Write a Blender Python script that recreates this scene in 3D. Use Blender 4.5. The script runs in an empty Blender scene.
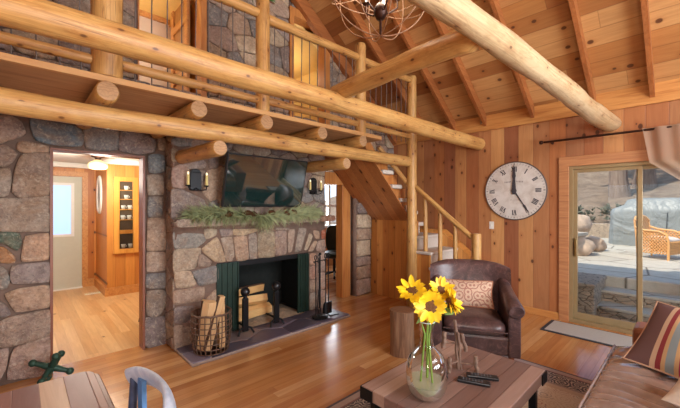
import bpy, math, random
from mathutils import Vector as V, Matrix, noise as mnoise
R = math.radians
random.seed(7)
SC = bpy.context.scene
COL = SC.collection

# ---------------- camera, world, sun, window and fill light, exposure ----------------
cam = bpy.data.objects.new('camera', bpy.data.cameras.new('camera'))
COL.objects.link(cam)
cam.location = (0, 0, 1.55)
cam.rotation_euler = (R(90), 0, R(46.49 - 90 + 0))
cam.data.sensor_width = 36
cam.data.lens = 36 * 337 / 680
cam.data.shift_y = 2 / 680
cam.data.clip_start = 0.02
SC.camera = cam
SC.view_settings.view_transform = 'Standard'
SC.view_settings.look = 'None'
SC.view_settings.gamma = 1
SC.view_settings.use_curve_mapping = False
SC.view_settings.exposure = 0.14
SC.cycles.use_denoising = True
SC.cycles.max_bounces = 8
SC.cycles.transparent_max_bounces = 16
SC.cycles.sample_clamp_indirect = 4

W = bpy.data.worlds.new('sky'); SC.world = W
W.use_nodes = True
_nt = W.node_tree; _bg = _nt.nodes['Background']
_sky = _nt.nodes.new('ShaderNodeTexSky'); _sky.sky_type = 'HOSEK_WILKIE'
_sky.sun_direction = V((-0.5, 0.15, 0.85)).normalized(); _sky.turbidity = 5
_nt.links.new(_sky.outputs[0], _bg.inputs[0])
_bg.inputs[1].default_value = 8.0

def light(kind, name, loc, rot, energy, color, sx=1, sy=1, angle=None):
    d = bpy.data.lights.new(name, kind); d.energy = energy; d.color = color
    if kind == 'AREA': d.shape = 'RECTANGLE'; d.size = sx; d.size_y = sy
    if kind == 'POINT': d.shadow_soft_size = sx
    if angle: d.angle = angle
    o = bpy.data.objects.new(name, d); COL.objects.link(o); o.location = loc; o.rotation_euler = rot
    return o
sun = light('SUN', 'sun', (0, 0, 10), (R(0), R(0), 0), 4.5, (1, .93, .82), angle=R(1.5))
sun.rotation_euler = V((0.62, -0.25, -0.85)).to_track_quat('-Z', 'Y').to_euler()
# daylight at the rear windows behind the viewer; gable area light added as fill
light('AREA', 'daylight_rear', (2.1, -3.12, 1.35), (R(90), 0, 0), 260, (.9, .95, 1), 3.0, 1.5)
light('AREA', 'gable_fill_light', (1.6, -3.12, 3.5), (R(80), 0, 0), 250, (.94, .97, 1), 4.4, 1.3)
light('POINT', 'room_fill_light', (-0.9, -1.0, 1.9), (0, 0, 0), 110, (1, .95, .88), .35)  # unseen point light without a fixture, added to brighten the room and log undersides

# ---------------- helpers ----------------
def tag(o, label=None, cat=None, group=None, kind=None):
    if label: o['label'] = label
    if cat: o['category'] = cat
    if group: o['group'] = group
    if kind: o['kind'] = kind
    return o
def T(name, label, cat, loc=(0, 0, 0), rz=0, group=None, rot=None):
    o = bpy.data.objects.new(name, None); COL.objects.link(o)
    o.empty_display_size = .05
    o.location = loc; o.rotation_euler = rot or (0, 0, rz)
    return tag(o, label, cat, group)
def copy_tree(o, parent=None):
    c = o.copy(); COL.objects.link(c)
    if parent: c.parent = parent
    for ch in [x for x in o.children]:
        copy_tree(ch, c)
    return c
def wm(o):
    m = o.matrix_basis.copy()
    while o.parent:
        o = o.parent; m = o.matrix_basis @ m
    return m

class MB:
    def __init__(s): s.v = []; s.f = []; s.m = []; s.uv = {}; s.tint = {}
    def add(s, vs, fs, mi=0, uvs=None, tint=None):
        b = len(s.v); s.v += [V(p) for p in vs]
        for i, f in enumerate(fs):
            k = len(s.f); s.f.append([b + j for j in f]); s.m.append(mi)
            if uvs: s.uv[k] = uvs[i]
            if tint: s.tint[k] = tint
        return s
    def box(s, x0, x1, y0, y1, z0, z1, mi=0, M=None):
        s.nb = getattr(s, 'nb', -1) + 1; e = (s.nb % 9) * .00025
        x0 += e; x1 -= e; y0 += e; y1 -= e; z0 += e; z1 -= e
        vs = [V((x, y, z)) for z in (z0, z1) for y in (y0, y1) for x in (x0, x1)]
        if M: vs = [M @ p for p in vs]
        return s.add(vs, [(0, 2, 3, 1), (4, 5, 7, 6), (0, 1, 5, 4), (2, 6, 7, 3), (0, 4, 6, 2), (1, 3, 7, 5)], mi)
    def bar(s, a, b, w, h, mi=0, up=(0, 0, 1)):
        a, b = V(a), V(b); d = (b - a); L = d.length; d.normalize(); up = V(up)
        if abs(d.dot(up)) > .95: up = V((1, 0, 0))
        x = d.cross(up).normalized(); z = x.cross(d)
        M = Matrix((x, d, z)).transposed().to_4x4(); M.translation = a
        return s.box(-w / 2, w / 2, 0, L, -h / 2, h / 2, mi, M)
    def tube(s, pts, rad, seg=12, mi=0, cap=True, wob=0, closed=False, seed=0, sq=1):
        pts = [V(p) for p in pts]; n = len(pts)
        if not hasattr(rad, '__len__'): rad = [rad] * n
        vs = []; fs = []; uv = []; prev = None; dist = 0; ds = []
        for i, p in enumerate(pts):
            if closed: t = pts[(i + 1) % n] - pts[i - 1]
            else: t = pts[min(i + 1, n - 1)] - pts[max(i - 1, 0)]
            t.normalize()
            if prev is None:
                up = V((0, 0, 1)) if abs(t.z) < .9 else V((1, 0, 0))
                x = t.cross(up).normalized()
            else:
                x = (prev - t * prev.dot(t)).normalized()
            prev = x; y = t.cross(x)
            if i: dist += (p - pts[i - 1]).length
            ds.append(dist)
            for k in range(seg):
                a = 2 * math.pi * k / seg; r = rad[i]
                if wob: r *= 1 + wob * mnoise.noise(p * 2.3 + V((math.cos(a), math.sin(a), seed * 3.7)) * .9)
                vs.append(p + x * (math.cos(a) * r * sq) + y * (math.sin(a) * r))
        rr = max(rad)
        for i in range(n if closed else n - 1):
            j = (i + 1) % n
            for k in range(seg):
                k2 = (k + 1) % seg
                fs.append((i * seg + k, i * seg + k2, j * seg + k2, j * seg + k))
                u0, u1 = 6.283 * k / seg * rr, 6.283 * (k + 1) / seg * rr
                v0 = ds[i] + seed; v1 = (ds[j] if j else ds[i] + .1) + seed
                uv.append(((u0, v0), (u1, v0), (u1, v1), (u0, v1)))
        s.add(vs, fs, mi, uv)
        if cap and not closed:
            for i, sg in ((0, 1), (n - 1, -1)):
                b = len(s.v); base = i * seg
                ring = vs[base:base + seg]
                f = list(range(seg))[::-sg]
                s.add(ring, [f], mi + getattr(s, 'capmi', 0))
        return s
    def lathe(s, prof, seg=24, c=(0, 0, 0), mi=0, sx=1, sy=1, M=None):
        c = V(c); vs = []; fs = []
        for r, z in prof:
            for k in range(seg):
                a = 2 * math.pi * k / seg
                p = V((math.cos(a) * r * sx, math.sin(a) * r * sy, z))
                vs.append((M @ p if M else p) + c)
        for i in range(len(prof) - 1):
            for k in range(seg):
                k2 = (k + 1) % seg
                fs.append((i * seg + k, i * seg + k2, (i + 1) * seg + k2, (i + 1) * seg + k))
        return s.add(vs, fs, mi)
    def ball(s, c, r, seg=16, mi=0, sz=1, sx=1, sy=1, M=None):
        n = seg // 2
        return s.lathe([(max(1e-4, r * math.sin(math.pi * i / n)), -r * sz * math.cos(math.pi * i / n)) for i in range(n + 1)], seg, c, mi, sx, sy, M)
    def prism(s, poly, axis, a, b, mi=0):
        """poly: 2D points in the other two axes (in x,y,z order), extruded from a to b along axis"""
        def mk(p, t):
            q = list(p); q.insert(axis, t); return V(q)
        n = len(poly)
        vs = [mk(p, a) for p in poly] + [mk(p, b) for p in poly]
        fs = [tuple(range(n))[::-1], tuple(range(n, 2 * n))] + [(i, (i + 1) % n, (i + 1) % n + n, i + n) for i in range(n)]
        return s.add(vs, fs, mi)
    def sheet(s, P, nu, nv, mi=0, thick=0, uv=True):
        """P(u,v)->point ; grid surface, optional thickness along -normal approx z given by P2"""
        vs = [P(i / nu, j / nv) for j in range(nv + 1) for i in range(nu + 1)]
        fs = []; uvs = []
        for j in range(nv):
            for i in range(nu):
                a = j * (nu + 1) + i
                fs.append((a, a + 1, a + nu + 2, a + nu + 1))
                uvs.append(((i / nu, j / nv), ((i + 1) / nu, j / nv), ((i + 1) / nu, (j + 1) / nv), (i / nu, (j + 1) / nv)))
        return s.add(vs, fs, mi, uvs)
    def build(s, name, mats, parent=None, smooth=False, world=False, bevel=0, sub=0, solid=0, auto=None):
        me = bpy.data.meshes.new(name)
        me.from_pydata([tuple(p) for p in s.v], [], s.f)
        if not isinstance(mats, (list, tuple)): mats = [mats]
        for m in mats: me.materials.append(m)
        for i, p in enumerate(me.polygons):
            p.material_index = s.m[i]; p.use_smooth = smooth
        if s.uv:
            l = me.uv_layers.new(name='UVMap')
            for k, u in s.uv.items():
                for li, q in zip(me.polygons[k].loop_indices, u): l.data[li].uv = q
        if s.tint:
            ca = me.color_attributes.new('tint', 'FLOAT_COLOR', 'CORNER')
            for k, c in s.tint.items():
                for li in me.polygons[k].loop_indices: ca.data[li].color = (*c, 1)
        me.validate()
        o = bpy.data.objects.new(name, me); COL.objects.link(o)
        if parent:
            o.parent = parent
            if world: me.transform(wm(parent).inverted())
        import bmesh
        bm = bmesh.new(); bm.from_mesh(me); bmesh.ops.recalc_face_normals(bm, faces=bm.faces); bm.to_mesh(me); bm.free()
        if solid:
            m = o.modifiers.new('t', 'SOLIDIFY'); m.thickness = solid; m.offset = 0
        if bevel:
            m = o.modifiers.new('b', 'BEVEL'); m.width = bevel; m.segments = 2; m.limit_method = 'ANGLE'; m.angle_limit = R(40)
        if sub:
            m = o.modifiers.new('s', 'SUBSURF'); m.levels = sub; m.render_levels = sub
        return o
def struct(o): o['kind'] = 'structure'; return o

# ---------------- materials ----------------
def srgb(*c):
    return tuple(((x / 255) / 12.92 if x / 255 < .04045 else ((x / 255 + .055) / 1.055) ** 2.4) for x in c)
def wood(c): return (c[0] * .93, min(1, c[1] * .99), min(1, c[2] * 1.03))
class NT:
    def __init__(s, name):
        s.mat = bpy.data.materials.new(name); s.mat.use_nodes = True
        s.t = s.mat.node_tree; s.b = s.t.nodes['Principled BSDF']; s.out = s.t.nodes['Material Output']
    def n(s, typ, _p=None, **inp):
        nd = s.t.nodes.new(typ)
        for k, v in (_p or {}).items(): setattr(nd, k, v)
        for k, v in inp.items():
            k = int(k[1:]) if k[0] == '_' else k.replace('_', ' ')
            s.set(nd.inputs[k], v)
        return nd
    def set(s, sock, v):
        if isinstance(v, bpy.types.NodeSocket): s.t.links.new(v, sock)
        elif isinstance(v, bpy.types.Node): s.t.links.new(v.outputs[0], sock)
        else:
            if hasattr(v, '__len__') and len(v) == 3 and sock.type == 'RGBA': v = (*v, 1)
            sock.default_value = v
    def m(s, op, a, b=0.0, c=None):
        nd = s.n('ShaderNodeMath', {'operation': op}); s.set(nd.inputs[0], a); s.set(nd.inputs[1], b)
        if c is not None: s.set(nd.inputs[2], c)
        return nd.outputs[0]
    def mix(s, f, a, b, mode='MIX'):
        nd = s.n('ShaderNodeMix', {'data_type': 'RGBA', 'blend_type': mode})
        s.set(nd.inputs[0], f); s.set(nd.inputs[6], a); s.set(nd.inputs[7], b)
        return nd.outputs[2]
    def ramp(s, f, stops, interp='LINEAR'):
        nd = s.n('ShaderNodeValToRGB'); s.set(nd.inputs[0], f); cr = nd.color_ramp; cr.interpolation = interp
        while len(cr.elements) < len(stops): cr.elements.new(.5)
        for e, (p, c) in zip(cr.elements, stops):
            e.position = p; e.color = (*c, 1) if hasattr(c, '__len__') else (c, c, c, 1)
        return nd.outputs[0]
    def coord(s, which='Object'): return s.n('ShaderNodeTexCoord').outputs[which]
    def vec(s, x, y, z=0.0):
        nd = s.n('ShaderNodeCombineXYZ'); s.set(nd.inputs[0], x); s.set(nd.inputs[1], y); s.set(nd.inputs[2], z); return nd.outputs[0]
    def sep(s, v): return s.n('ShaderNodeSeparateXYZ', _0=v).outputs
    def noise(s, v, scale, detail=3, rough=.5, dist=0):
        return s.n('ShaderNodeTexNoise', Vector=v, Scale=scale, Detail=detail, Roughness=rough, Distortion=dist)
    def bump(s, h, strength=.3, dist=.01):
        nd = s.n('ShaderNodeBump', Height=h, Strength=strength, Distance=dist); s.set(s.b.inputs['Normal'], nd.outputs[0])
    def fin(s, col=None, rough=None, metal=None, spec=None):
        if col is not None: s.set(s.b.inputs['Base Color'], col)
        if rough is not None: s.set(s.b.inputs['Roughness'], rough)
        if metal is not None: s.set(s.b.inputs['Metallic'], metal)
        if spec is not None: s.set(s.b.inputs['Specular IOR Level'], spec)
        return s.mat
def plain(name, col, rough=.6, metal=0, var=.12, scale=12, bump=0, spec=None):
    t = NT(name); v = t.coord()
    n = t.noise(v, scale, 4)
    c = t.mix(t.m('MULTIPLY', n.outputs[0], 1.0), [x * (1 - var * 1.6) for x in col], [min(1, x * (1 + var * 1.6)) for x in col])
    if bump: t.bump(n.outputs[0], bump, .005)
    return t.fin(c, rough, metal, spec)
def emis(name, col, st):
    t = NT(name); t.set(t.b.inputs['Base Color'], col); t.set(t.b.inputs['Emission Color'], col); t.b.inputs['Emission Strength'].default_value = st
    return t.mat
def planks(name, across, along, width, cols, rough=.45, groove=.04, length=0, knots=1.0, gdark=.45, bstr=.35, vary=1.0, knotscale=1.0):
    """boards: across/along are axis letters of object space"""
    t = NT(name); s = t.sep(t.coord()); ax = {'x': s[0], 'y': s[1], 'z': s[2]}
    a, l = ax[across], ax[along]; o = [ax[k] for k in 'xyz' if k not in (across, along)][0]
    ca = t.m('DIVIDE', a, width); idx = t.m('FLOOR', ca); fr = t.m('FRACT', ca)
    rnd = t.n('ShaderNodeTexWhiteNoise', {'noise_dimensions': '1D'}, W=idx).outputs[0]
    if length:
        cl = t.m('DIVIDE', t.m('ADD', l, t.m('MULTIPLY', rnd, length * 7)), length)
        il = t.m('FLOOR', cl); fl = t.m('FRACT', cl)
        rnd = t.n('ShaderNodeTexWhiteNoise', {'noise_dimensions': '2D'}, Vector=t.vec(idx, il)).outputs[0]
    off = t.m('MULTIPLY', rnd, 37.0)
    gv = t.vec(t.m('MULTIPLY', a, 22), t.m('ADD', t.m('MULTIPLY', l, 1.6), off), t.m('ADD', t.m('MULTIPLY', o, 22), off))
    g = t.noise(gv, 1.0, 5, .6, 1.2).outputs[0]
    g2 = t.noise(t.vec(t.m('MULTIPLY', a, 5), t.m('ADD', t.m('MULTIPLY', l, .8), off), off), 1.0, 3, .5, .5).outputs[0]
    cols = [wood(c) for c in cols]; n = len(cols)
    base = t.ramp(t.m('ADD', t.m('MULTIPLY', t.m('SUBTRACT', rnd, .5), vary), .5), [((i + .5) / n, c) for i, c in enumerate(cols)])
    col = t.mix(t.ramp(g, [(.35, .0), (.7, .42)]), base, t.mix(1.0, base, (.58, .42, .32), 'MULTIPLY'))
    col = t.mix(t.ramp(g2, [(.35, 0.), (.7, .5)]), col, t.mix(1.0, col, (1.22, 1.18, 1.1), 'MULTIPLY'))
    h = g
    if knots:
        kv = t.vec(t.m('MULTIPLY', a, 5.5 * knotscale), t.m('MULTIPLY', l, 3.6 * knotscale), t.m('MULTIPLY', idx, 3.3))
        vo = t.n('ShaderNodeTexVoronoi', {'voronoi_dimensions': '2D'}, Vector=kv, Scale=1.0, Randomness=1.0)
        sel = t.m('GREATER_THAN', t.sep(vo.outputs['Color'])[0], 1 - .5 * knots)
        rad = t.m('MULTIPLY', t.sep(vo.outputs['Color'])[1], .085)
        dd = t.m('ADD', vo.outputs['Distance'], t.m('MULTIPLY', t.m('SUBTRACT', g, .5), .05))
        k = t.m('MULTIPLY', t.ramp(t.m('SUBTRACT', t.m('ADD', rad, .05), dd), [(0., 0.), (.035, 1.)]), sel)
        halo = t.m('MULTIPLY', t.ramp(dd, [(.0, 1.), (.26, 0.)]), t.m('MULTIPLY', sel, .45))
        col = t.mix(halo, col, t.mix(1.0, col, (.6, .36, .22), 'MULTIPLY'))
        col = t.mix(t.m('MULTIPLY', k, .82), col, srgb(66, 30, 18))
    if groove:
        e = t.m('MINIMUM', fr, t.m('SUBTRACT', 1.0, fr))
        gm = t.ramp(e, [(0., 1.), (groove, 0.)])
        if length:
            e2 = t.m('MULTIPLY', t.m('MINIMUM', fl, t.m('SUBTRACT', 1.0, fl)), length / width)
            gm = t.m('MAXIMUM', gm, t.ramp(e2, [(0., 1.), (groove * .8, 0.)]))
        col = t.mix(t.m('MULTIPLY', gm, gdark), col, t.mix(1.0, col, (.3, .18, .12), 'MULTIPLY'))
        h = t.m('SUBTRACT', t.m('MULTIPLY', g, .12), gm)
    t.bump(h, bstr, .006)
    return t.fin(col, rough)
def logmat(name, c1, c2, c3, rough=.45):
    c1, c2, c3 = wood(c1), wood(c2), wood(c3)
    t = NT(name); uv = t.coord('UV'); s = t.sep(uv)
    gv = t.vec(t.m('MULTIPLY', s[0], 40), t.m('MULTIPLY', s[1], 1.5)); g = t.noise(gv, 1, 5, .65, .8).outputs[0]
    p = t.noise(t.coord(), 2.2, 3, .5, .4).outputs[0]
    col = t.ramp(g, [(.25, c1), (.55, c2), (.8, c3)])
    col = t.mix(t.ramp(p, [(.35, 0.), (.7, .55)]), col, c3)
    p2 = t.noise(t.vec(t.m('MULTIPLY', s[0], 16), t.m('MULTIPLY', s[1], 5)), 1.0, 5, .7, 1.2).outputs[0]
    col = t.mix(t.ramp(p2, [(.48, 0.), (.72, .75)]), col, t.mix(1.0, col, (.62, .5, .4), 'MULTIPLY'))
    vo = t.n('ShaderNodeTexVoronoi', {'voronoi_dimensions': '2D'}, Vector=t.vec(t.m('MULTIPLY', s[0], 5), t.m('MULTIPLY', s[1], 3)), Scale=1.0)
    dd = t.m('ADD', vo.outputs['Distance'], t.m('MULTIPLY', t.m('SUBTRACT', g, .5), .05))
    col = t.mix(t.m('MULTIPLY', t.ramp(dd, [(0., 1.), (.3, 0.)]), .45), col, t.mix(1.0, col, (.68, .42, .25), 'MULTIPLY'))
    col = t.mix(t.ramp(dd, [(.03, .85), (.065, 0.)]), col, srgb(88, 50, 28))
    ck = t.noise(t.vec(t.m('MULTIPLY', s[0], 14), t.m('MULTIPLY', s[1], .35)), 1.0, 2).outputs[0]
    ckm = t.ramp(t.m('ABSOLUTE', t.m('SUBTRACT', ck, .5)), [(0., .55), (.008, 0.)])
    col = t.mix(ckm, col, srgb(100, 62, 35))
    t.bump(t.m('SUBTRACT', g, ckm), .3, .008)
    return t.fin(col, rough)
def endgrain():
    t = NT('log_end_grain'); s = t.sep(t.coord()); n = t.noise(t.coord(), 9, 3).outputs[0]; n2 = t.noise(t.coord(), 60, 4, .7).outputs[0]
    r = t.m('SINE', t.m('ADD', t.m('MULTIPLY', s[2], 240), t.m('MULTIPLY', n, 30)))
    return t.fin(t.mix(t.ramp(r, [(.2, 0.), (.9, .35)]), t.mix(n2, srgb(150, 112, 78), srgb(206, 164, 118)), srgb(128, 90, 58)), .7)
def flatgrain(name, cols, axis='x', rough=.45, dens=22, bump=.15):
    t = NT(name); s = t.sep(t.coord()); k = [dens if a != axis else dens * .07 for a in 'xyz']
    v = t.vec(*[t.m('MULTIPLY', s[i], k[i]) for i in range(3)]); g = t.noise(v, 1, 5, .6, 1).outputs[0]
    cols = [wood(c) for c in cols]; n = len(cols)
    c = t.ramp(g, [(.25 + .5 * i / max(1, n - 1), x) for i, x in enumerate(cols)])
    t.bump(g, bump, .004)
    return t.fin(c, rough)
def stone_mat(name):
    t = NT(name); v = t.coord()
    at = t.n('ShaderNodeAttribute', {'attribute_name': 'tint'}).outputs['Color']
    at = t.mix(1.0, at, (.97, 1.02, 1.0), 'MULTIPLY')
    n1 = t.noise(v, 9, 6, .65, .6); n2 = t.noise(v, 38, 5, .7); n3 = t.noise(v, 3.5, 3, .5, 1.0)
    c = t.mix(t.ramp(n1.outputs[0], [(.3, 0.), (.7, .8)]), t.mix(1.0, at, (.62, .56, .56), 'MULTIPLY'), t.mix(1.0, at, (1.35, 1.28, 1.18), 'MULTIPLY'))
    c = t.mix(t.ramp(n3.outputs[0], [(.5, 0.), (.66, .5)]), c, srgb(156, 122, 90))
    c = t.mix(t.ramp(n2.outputs[0], [(.45, 0.), (.68, .75)]), c, t.mix(1.0, c, (.5, .47, .45), 'MULTIPLY'))
    n4 = t.noise(v, 22, 4, .7, 1.5); c = t.mix(t.ramp(n4.outputs[0], [(.52, 0.), (.7, .55)]), c, srgb(204, 190, 168))
    t.bump(t.m('ADD', n1.outputs[0], t.m('MULTIPLY', n2.outputs[0], .4)), 1.0, .035)
    return t.fin(c, .62)
def glass_mat(name, tint=(1, 1, 1), refl=.08, rough=0.0):
    t = NT(name); tr = t.n('ShaderNodeBsdfTransparent', Color=tint); gl = t.n('ShaderNodeBsdfGlossy', Roughness=rough)
    lw = t.n('ShaderNodeLayerWeight', Blend=.25)
    f = t.m('ADD', t.m('MULTIPLY', lw.outputs['Fresnel'], .8), refl)
    mx = t.n('ShaderNodeMixShader'); t.set(mx.inputs[0], f); t.set(mx.inputs[1], tr.outputs[0]); t.set(mx.inputs[2], gl.outputs[0])
    t.t.links.new(mx.outputs[0], t.out.inputs[0]); return t.mat

M = {}
M['log'] = logmat('honey_log', srgb(156, 100, 50), srgb(202, 148, 82), srgb(224, 176, 108))
M['endgrain'] = endgrain()
M['palelog'] = logmat('pale_log', srgb(158, 124, 86), srgb(198, 164, 120), srgb(222, 196, 156), .36)
M['ceil'] = planks('ceiling_planks', 'x', 'y', .165, [srgb(146, 90, 48), srgb(190, 132, 76), srgb(164, 104, 56), srgb(206, 154, 98)], .5, .035, 2.6, .65, .55)
M['wallv'] = planks('knotty_pine_wall', 'y', 'z', .2, [srgb(166, 100, 62), srgb(200, 138, 86), srgb(148, 88, 60), srgb(206, 150, 96), srgb(176, 110, 66)], .42, .03, 0, 1.1, .5)
M['wallvx'] = planks('honey_pine_wall', 'x', 'z', .15, [srgb(196, 120, 50), srgb(216, 146, 70), srgb(188, 112, 48)], .42, .04, 0, .8, .5)
M['panel'] = planks('stair_pine_panel', 'y', 'z', .13, [srgb(206, 136, 66), srgb(222, 154, 80), srgb(198, 124, 58)], .42, .04, 0, 1.0, .5)
M['soffit'] = planks('stair_soffit_boards', 'y', 'x', .16, [srgb(182, 114, 64), srgb(202, 134, 78), srgb(166, 102, 58)], .4, .04, 0, .8, .5)
M['floor'] = planks('fir_floor', 'y', 'x', .083, [srgb(192, 130, 76), srgb(208, 150, 94), srgb(180, 116, 66), srgb(220, 170, 114), srgb(198, 138, 82)], .2, .025, 2.4, 0, .5, .08)
M['floor'].node_tree.nodes['Principled BSDF'].inputs['Specular IOR Level'].default_value = .95
M['hallfloor'] = planks('hall_floor', 'x', 'y', .1, [srgb(216, 168, 112), srgb(226, 182, 126), srgb(208, 158, 102)], .3, .02, 2.0, .15, .35, .1)
M['rafter'] = flatgrain('rafter_wood', [srgb(136, 76, 38), srgb(166, 98, 52), srgb(186, 116, 64)], 'x')
M['trimwood'] = flatgrain('trim_wood', [srgb(176, 104, 50), srgb(206, 140, 76), srgb(220, 160, 92)], 'y', .42)
M['deckwood'] = flatgrain('deck_wood', [srgb(164, 116, 76), srgb(196, 146, 100), srgb(212, 166, 118)], 'x', .55)
M['edgewood'] = flatgrain('fascia_wood', [srgb(196, 138, 86), srgb(222, 172, 112)], 'x', .45)
M['postwood'] = flatgrain('vertical_wood', [srgb(170, 96, 46), srgb(200, 128, 66), srgb(212, 146, 84)], 'z', .42)
M['redwood'] = flatgrain('red_jamb_wood', [srgb(120, 66, 44), srgb(146, 84, 56)], 'z', .45)
M['stone'] = stone_mat('field_stone')
M['mortar'] = plain('mortar', srgb(126, 102, 88), .9, 0, .25, 20, .5)
M['iron'] = plain('black_iron', srgb(30, 30, 32), .45, .6, .2, 30)
M['bronze'] = plain('dark_bronze', srgb(64, 42, 34), .4, .7, .2)
M['glass'] = glass_mat('window_glass', (.97, .98, .98), .0)
M['vase'] = glass_mat('vase_glass', (.94, .97, .94), .03)
def _water():
    t = NT('cloudy_water'); tr = t.n('ShaderNodeBsdfTransparent', Color=(.9, .93, .86, 1)); df = t.n('ShaderNodeBsdfDiffuse', Color=(*srgb(206, 200, 176), 1))
    mx = t.n('ShaderNodeMixShader', Fac=.42); t.set(mx.inputs[1], tr.outputs[0]); t.set(mx.inputs[2], df.outputs[0]); t.t.links.new(mx.outputs[0], t.out.inputs[0]); return t.mat
M['water'] = _water()
M['white'] = plain('white_paint', srgb(226, 224, 216), .5, 0, .04)
M['carpet'] = plain('cream_carpet', srgb(206, 196, 184), .95, 0, .1, 60, .5)
M['candle'] = plain('candle_wax', srgb(226, 206, 130), .5, 0, .05)
M['rod'] = plain('weathered_rod', srgb(104, 94, 88), .5, .3, .2, 30)
M['wire'] = plain('brown_wire', srgb(112, 88, 72), .5, .4, .2, 30)
M['black'] = plain('black_plastic', srgb(24, 25, 28), .3, 0, .15)

# ---------------- stonework ----------------
PAL = [srgb(*c) for c in ((176, 152, 136), (190, 168, 146), (156, 140, 136), (172, 146, 134), (200, 180, 156), (140, 136, 136), (166, 150, 138), (184, 154, 132), (150, 134, 132))]
def clip(poly, a, b, c):
    out = []
    for i in range(len(poly)):
        p, q = poly[i], poly[(i + 1) % len(poly)]
        dp, dq = a * p[0] + b * p[1] - c, a * q[0] + b * q[1] - c
        if dp <= 0: out.append(p)
        if dp * dq < 0:
            t = dp / (dp - dq); out.append((p[0] + t * (q[0] - p[0]), p[1] + t * (q[1] - p[1])))
    return out
def voronoi(x0, x1, z0, z1, size, rng, asp=.72):
    nx = max(1, round((x1 - x0) / size)); nz = max(1, round((z1 - z0) / (size * asp)))
    sd = []
    for j in range(nz):
        for i in range(nx):
            sd.append((x0 + (x1 - x0) * (i + .5 * (j % 2) + .25 + rng.uniform(-.3, .3)) / nx, z0 + (z1 - z0) * (j + .5 + rng.uniform(-.28, .28)) / nz))
    res = []; k = 1 / asp
    for s in sd:
        p = [(x0, z0), (x1, z0), (x1, z1), (x0, z1)]
        for q in sd:
            if q is s or not p: continue
            dx, dz = q[0] - s[0], (q[1] - s[1]) * k * k
            if abs(q[0] - s[0]) > size * 3 or abs(q[1] - s[1]) > size * 3: continue
            mx, mz = (q[0] + s[0]) / 2, (q[1] + s[1]) / 2
            p = clip(p, dx, dz, dx * mx + dz * mz)
        if len(p) > 2: res.append(p)
    return res
def add_stone(mb, poly, mp, rng, gap=.009, depth=.036, tint=None, mi=1):
    """poly in wall coordinates; mp(u,z,d) -> 3D with d out of the wall"""
    cx = sum(p[0] for p in poly) / len(poly); cz = sum(p[1] for p in poly) / len(poly)
    ext = min(max(p[0] for p in poly) - min(p[0] for p in poly), max(p[1] for p in poly) - min(p[1] for p in poly))
    if ext < .03: return
    P = []
    n = len(poly)
    for i in range(n):
        p, q = poly[i], poly[(i + 1) % n]; L = math.dist(p, q)
        if L < .012: continue
        m = max(2, int(L / .045))
        for k in range(m):
            t = k / m
            P.append((p[0] + t * (q[0] - p[0]), p[1] + t * (q[1] - p[1])))
    for _ in range(1):   # smooth corners
        P = [((P[i - 1][0] + 4 * P[i][0] + P[(i + 1) % len(P)][0]) / 6, (P[i - 1][1] + 4 * P[i][1] + P[(i + 1) % len(P)][1]) / 6) for i in range(len(P))]
    if len(P) < 4: return
    tint = tint or rng.choice(PAL); br = rng.uniform(.8, 1.15); tint = tuple(c * br for c in tint)
    off = rng.uniform(0, 50); dep = depth * rng.uniform(.7, 1.25)
    tx, tz = rng.uniform(-.08, .08), rng.uniform(-.08, .08)
    def ring(k, d):
        out = []
        for u, z in P:
            du, dz = cx - u, cz - z; L = math.hypot(du, dz) or 1
            s = min(k / L, .6); uu, zz = u + du * s, z + dz * s
            nz = mnoise.noise(V((uu * 6, zz * 6, off))) * .5 + mnoise.noise(V((uu * 17, zz * 17, off))) * .25
            j = gap * .5 * mnoise.noise(V((uu * 9, zz * 9, off + 9)))
            out.append(mp(uu + j, zz + j, max(.0, d * (1 + nz * .9) + (d > .01) * (tx * (uu - cx) + tz * (zz - cz)))))
        return out
    e = min(1, ext / .16)
    rings = [ring(gap * .4, -.01), ring(gap * .5, dep * .55), ring(gap * .5 + .007 * e, dep * .9), ring(gap * .5 + .035 * e, dep)]
    vs = [v for r in rings for v in r]; N = len(P)
    c = mp(cx, cz, dep * 1.06); vs.append(c)
    fs = [(a * N + i, a * N + (i + 1) % N, (a + 1) * N + (i + 1) % N, (a + 1) * N + i) for a in range(3) for i in range(N)]
    fs += [(3 * N + i, 3 * N + (i + 1) % N, 4 * N) for i in range(N)]
    mb.add(vs, fs, mi, None, tint)
def fill(mb, rect, size, mp, rng, asp=.72, **k):
    for p in voronoi(*rect, size, rng, asp): add_stone(mb, p, mp, rng, **k)
def grow(poly, k=1.05):
    cx = sum(p[0] for p in poly) / len(poly); cz = sum(p[1] for p in poly) / len(poly)
    return [(cx + (p[0] - cx) * k, cz + (p[1] - cz) * k) for p in poly]
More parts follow.
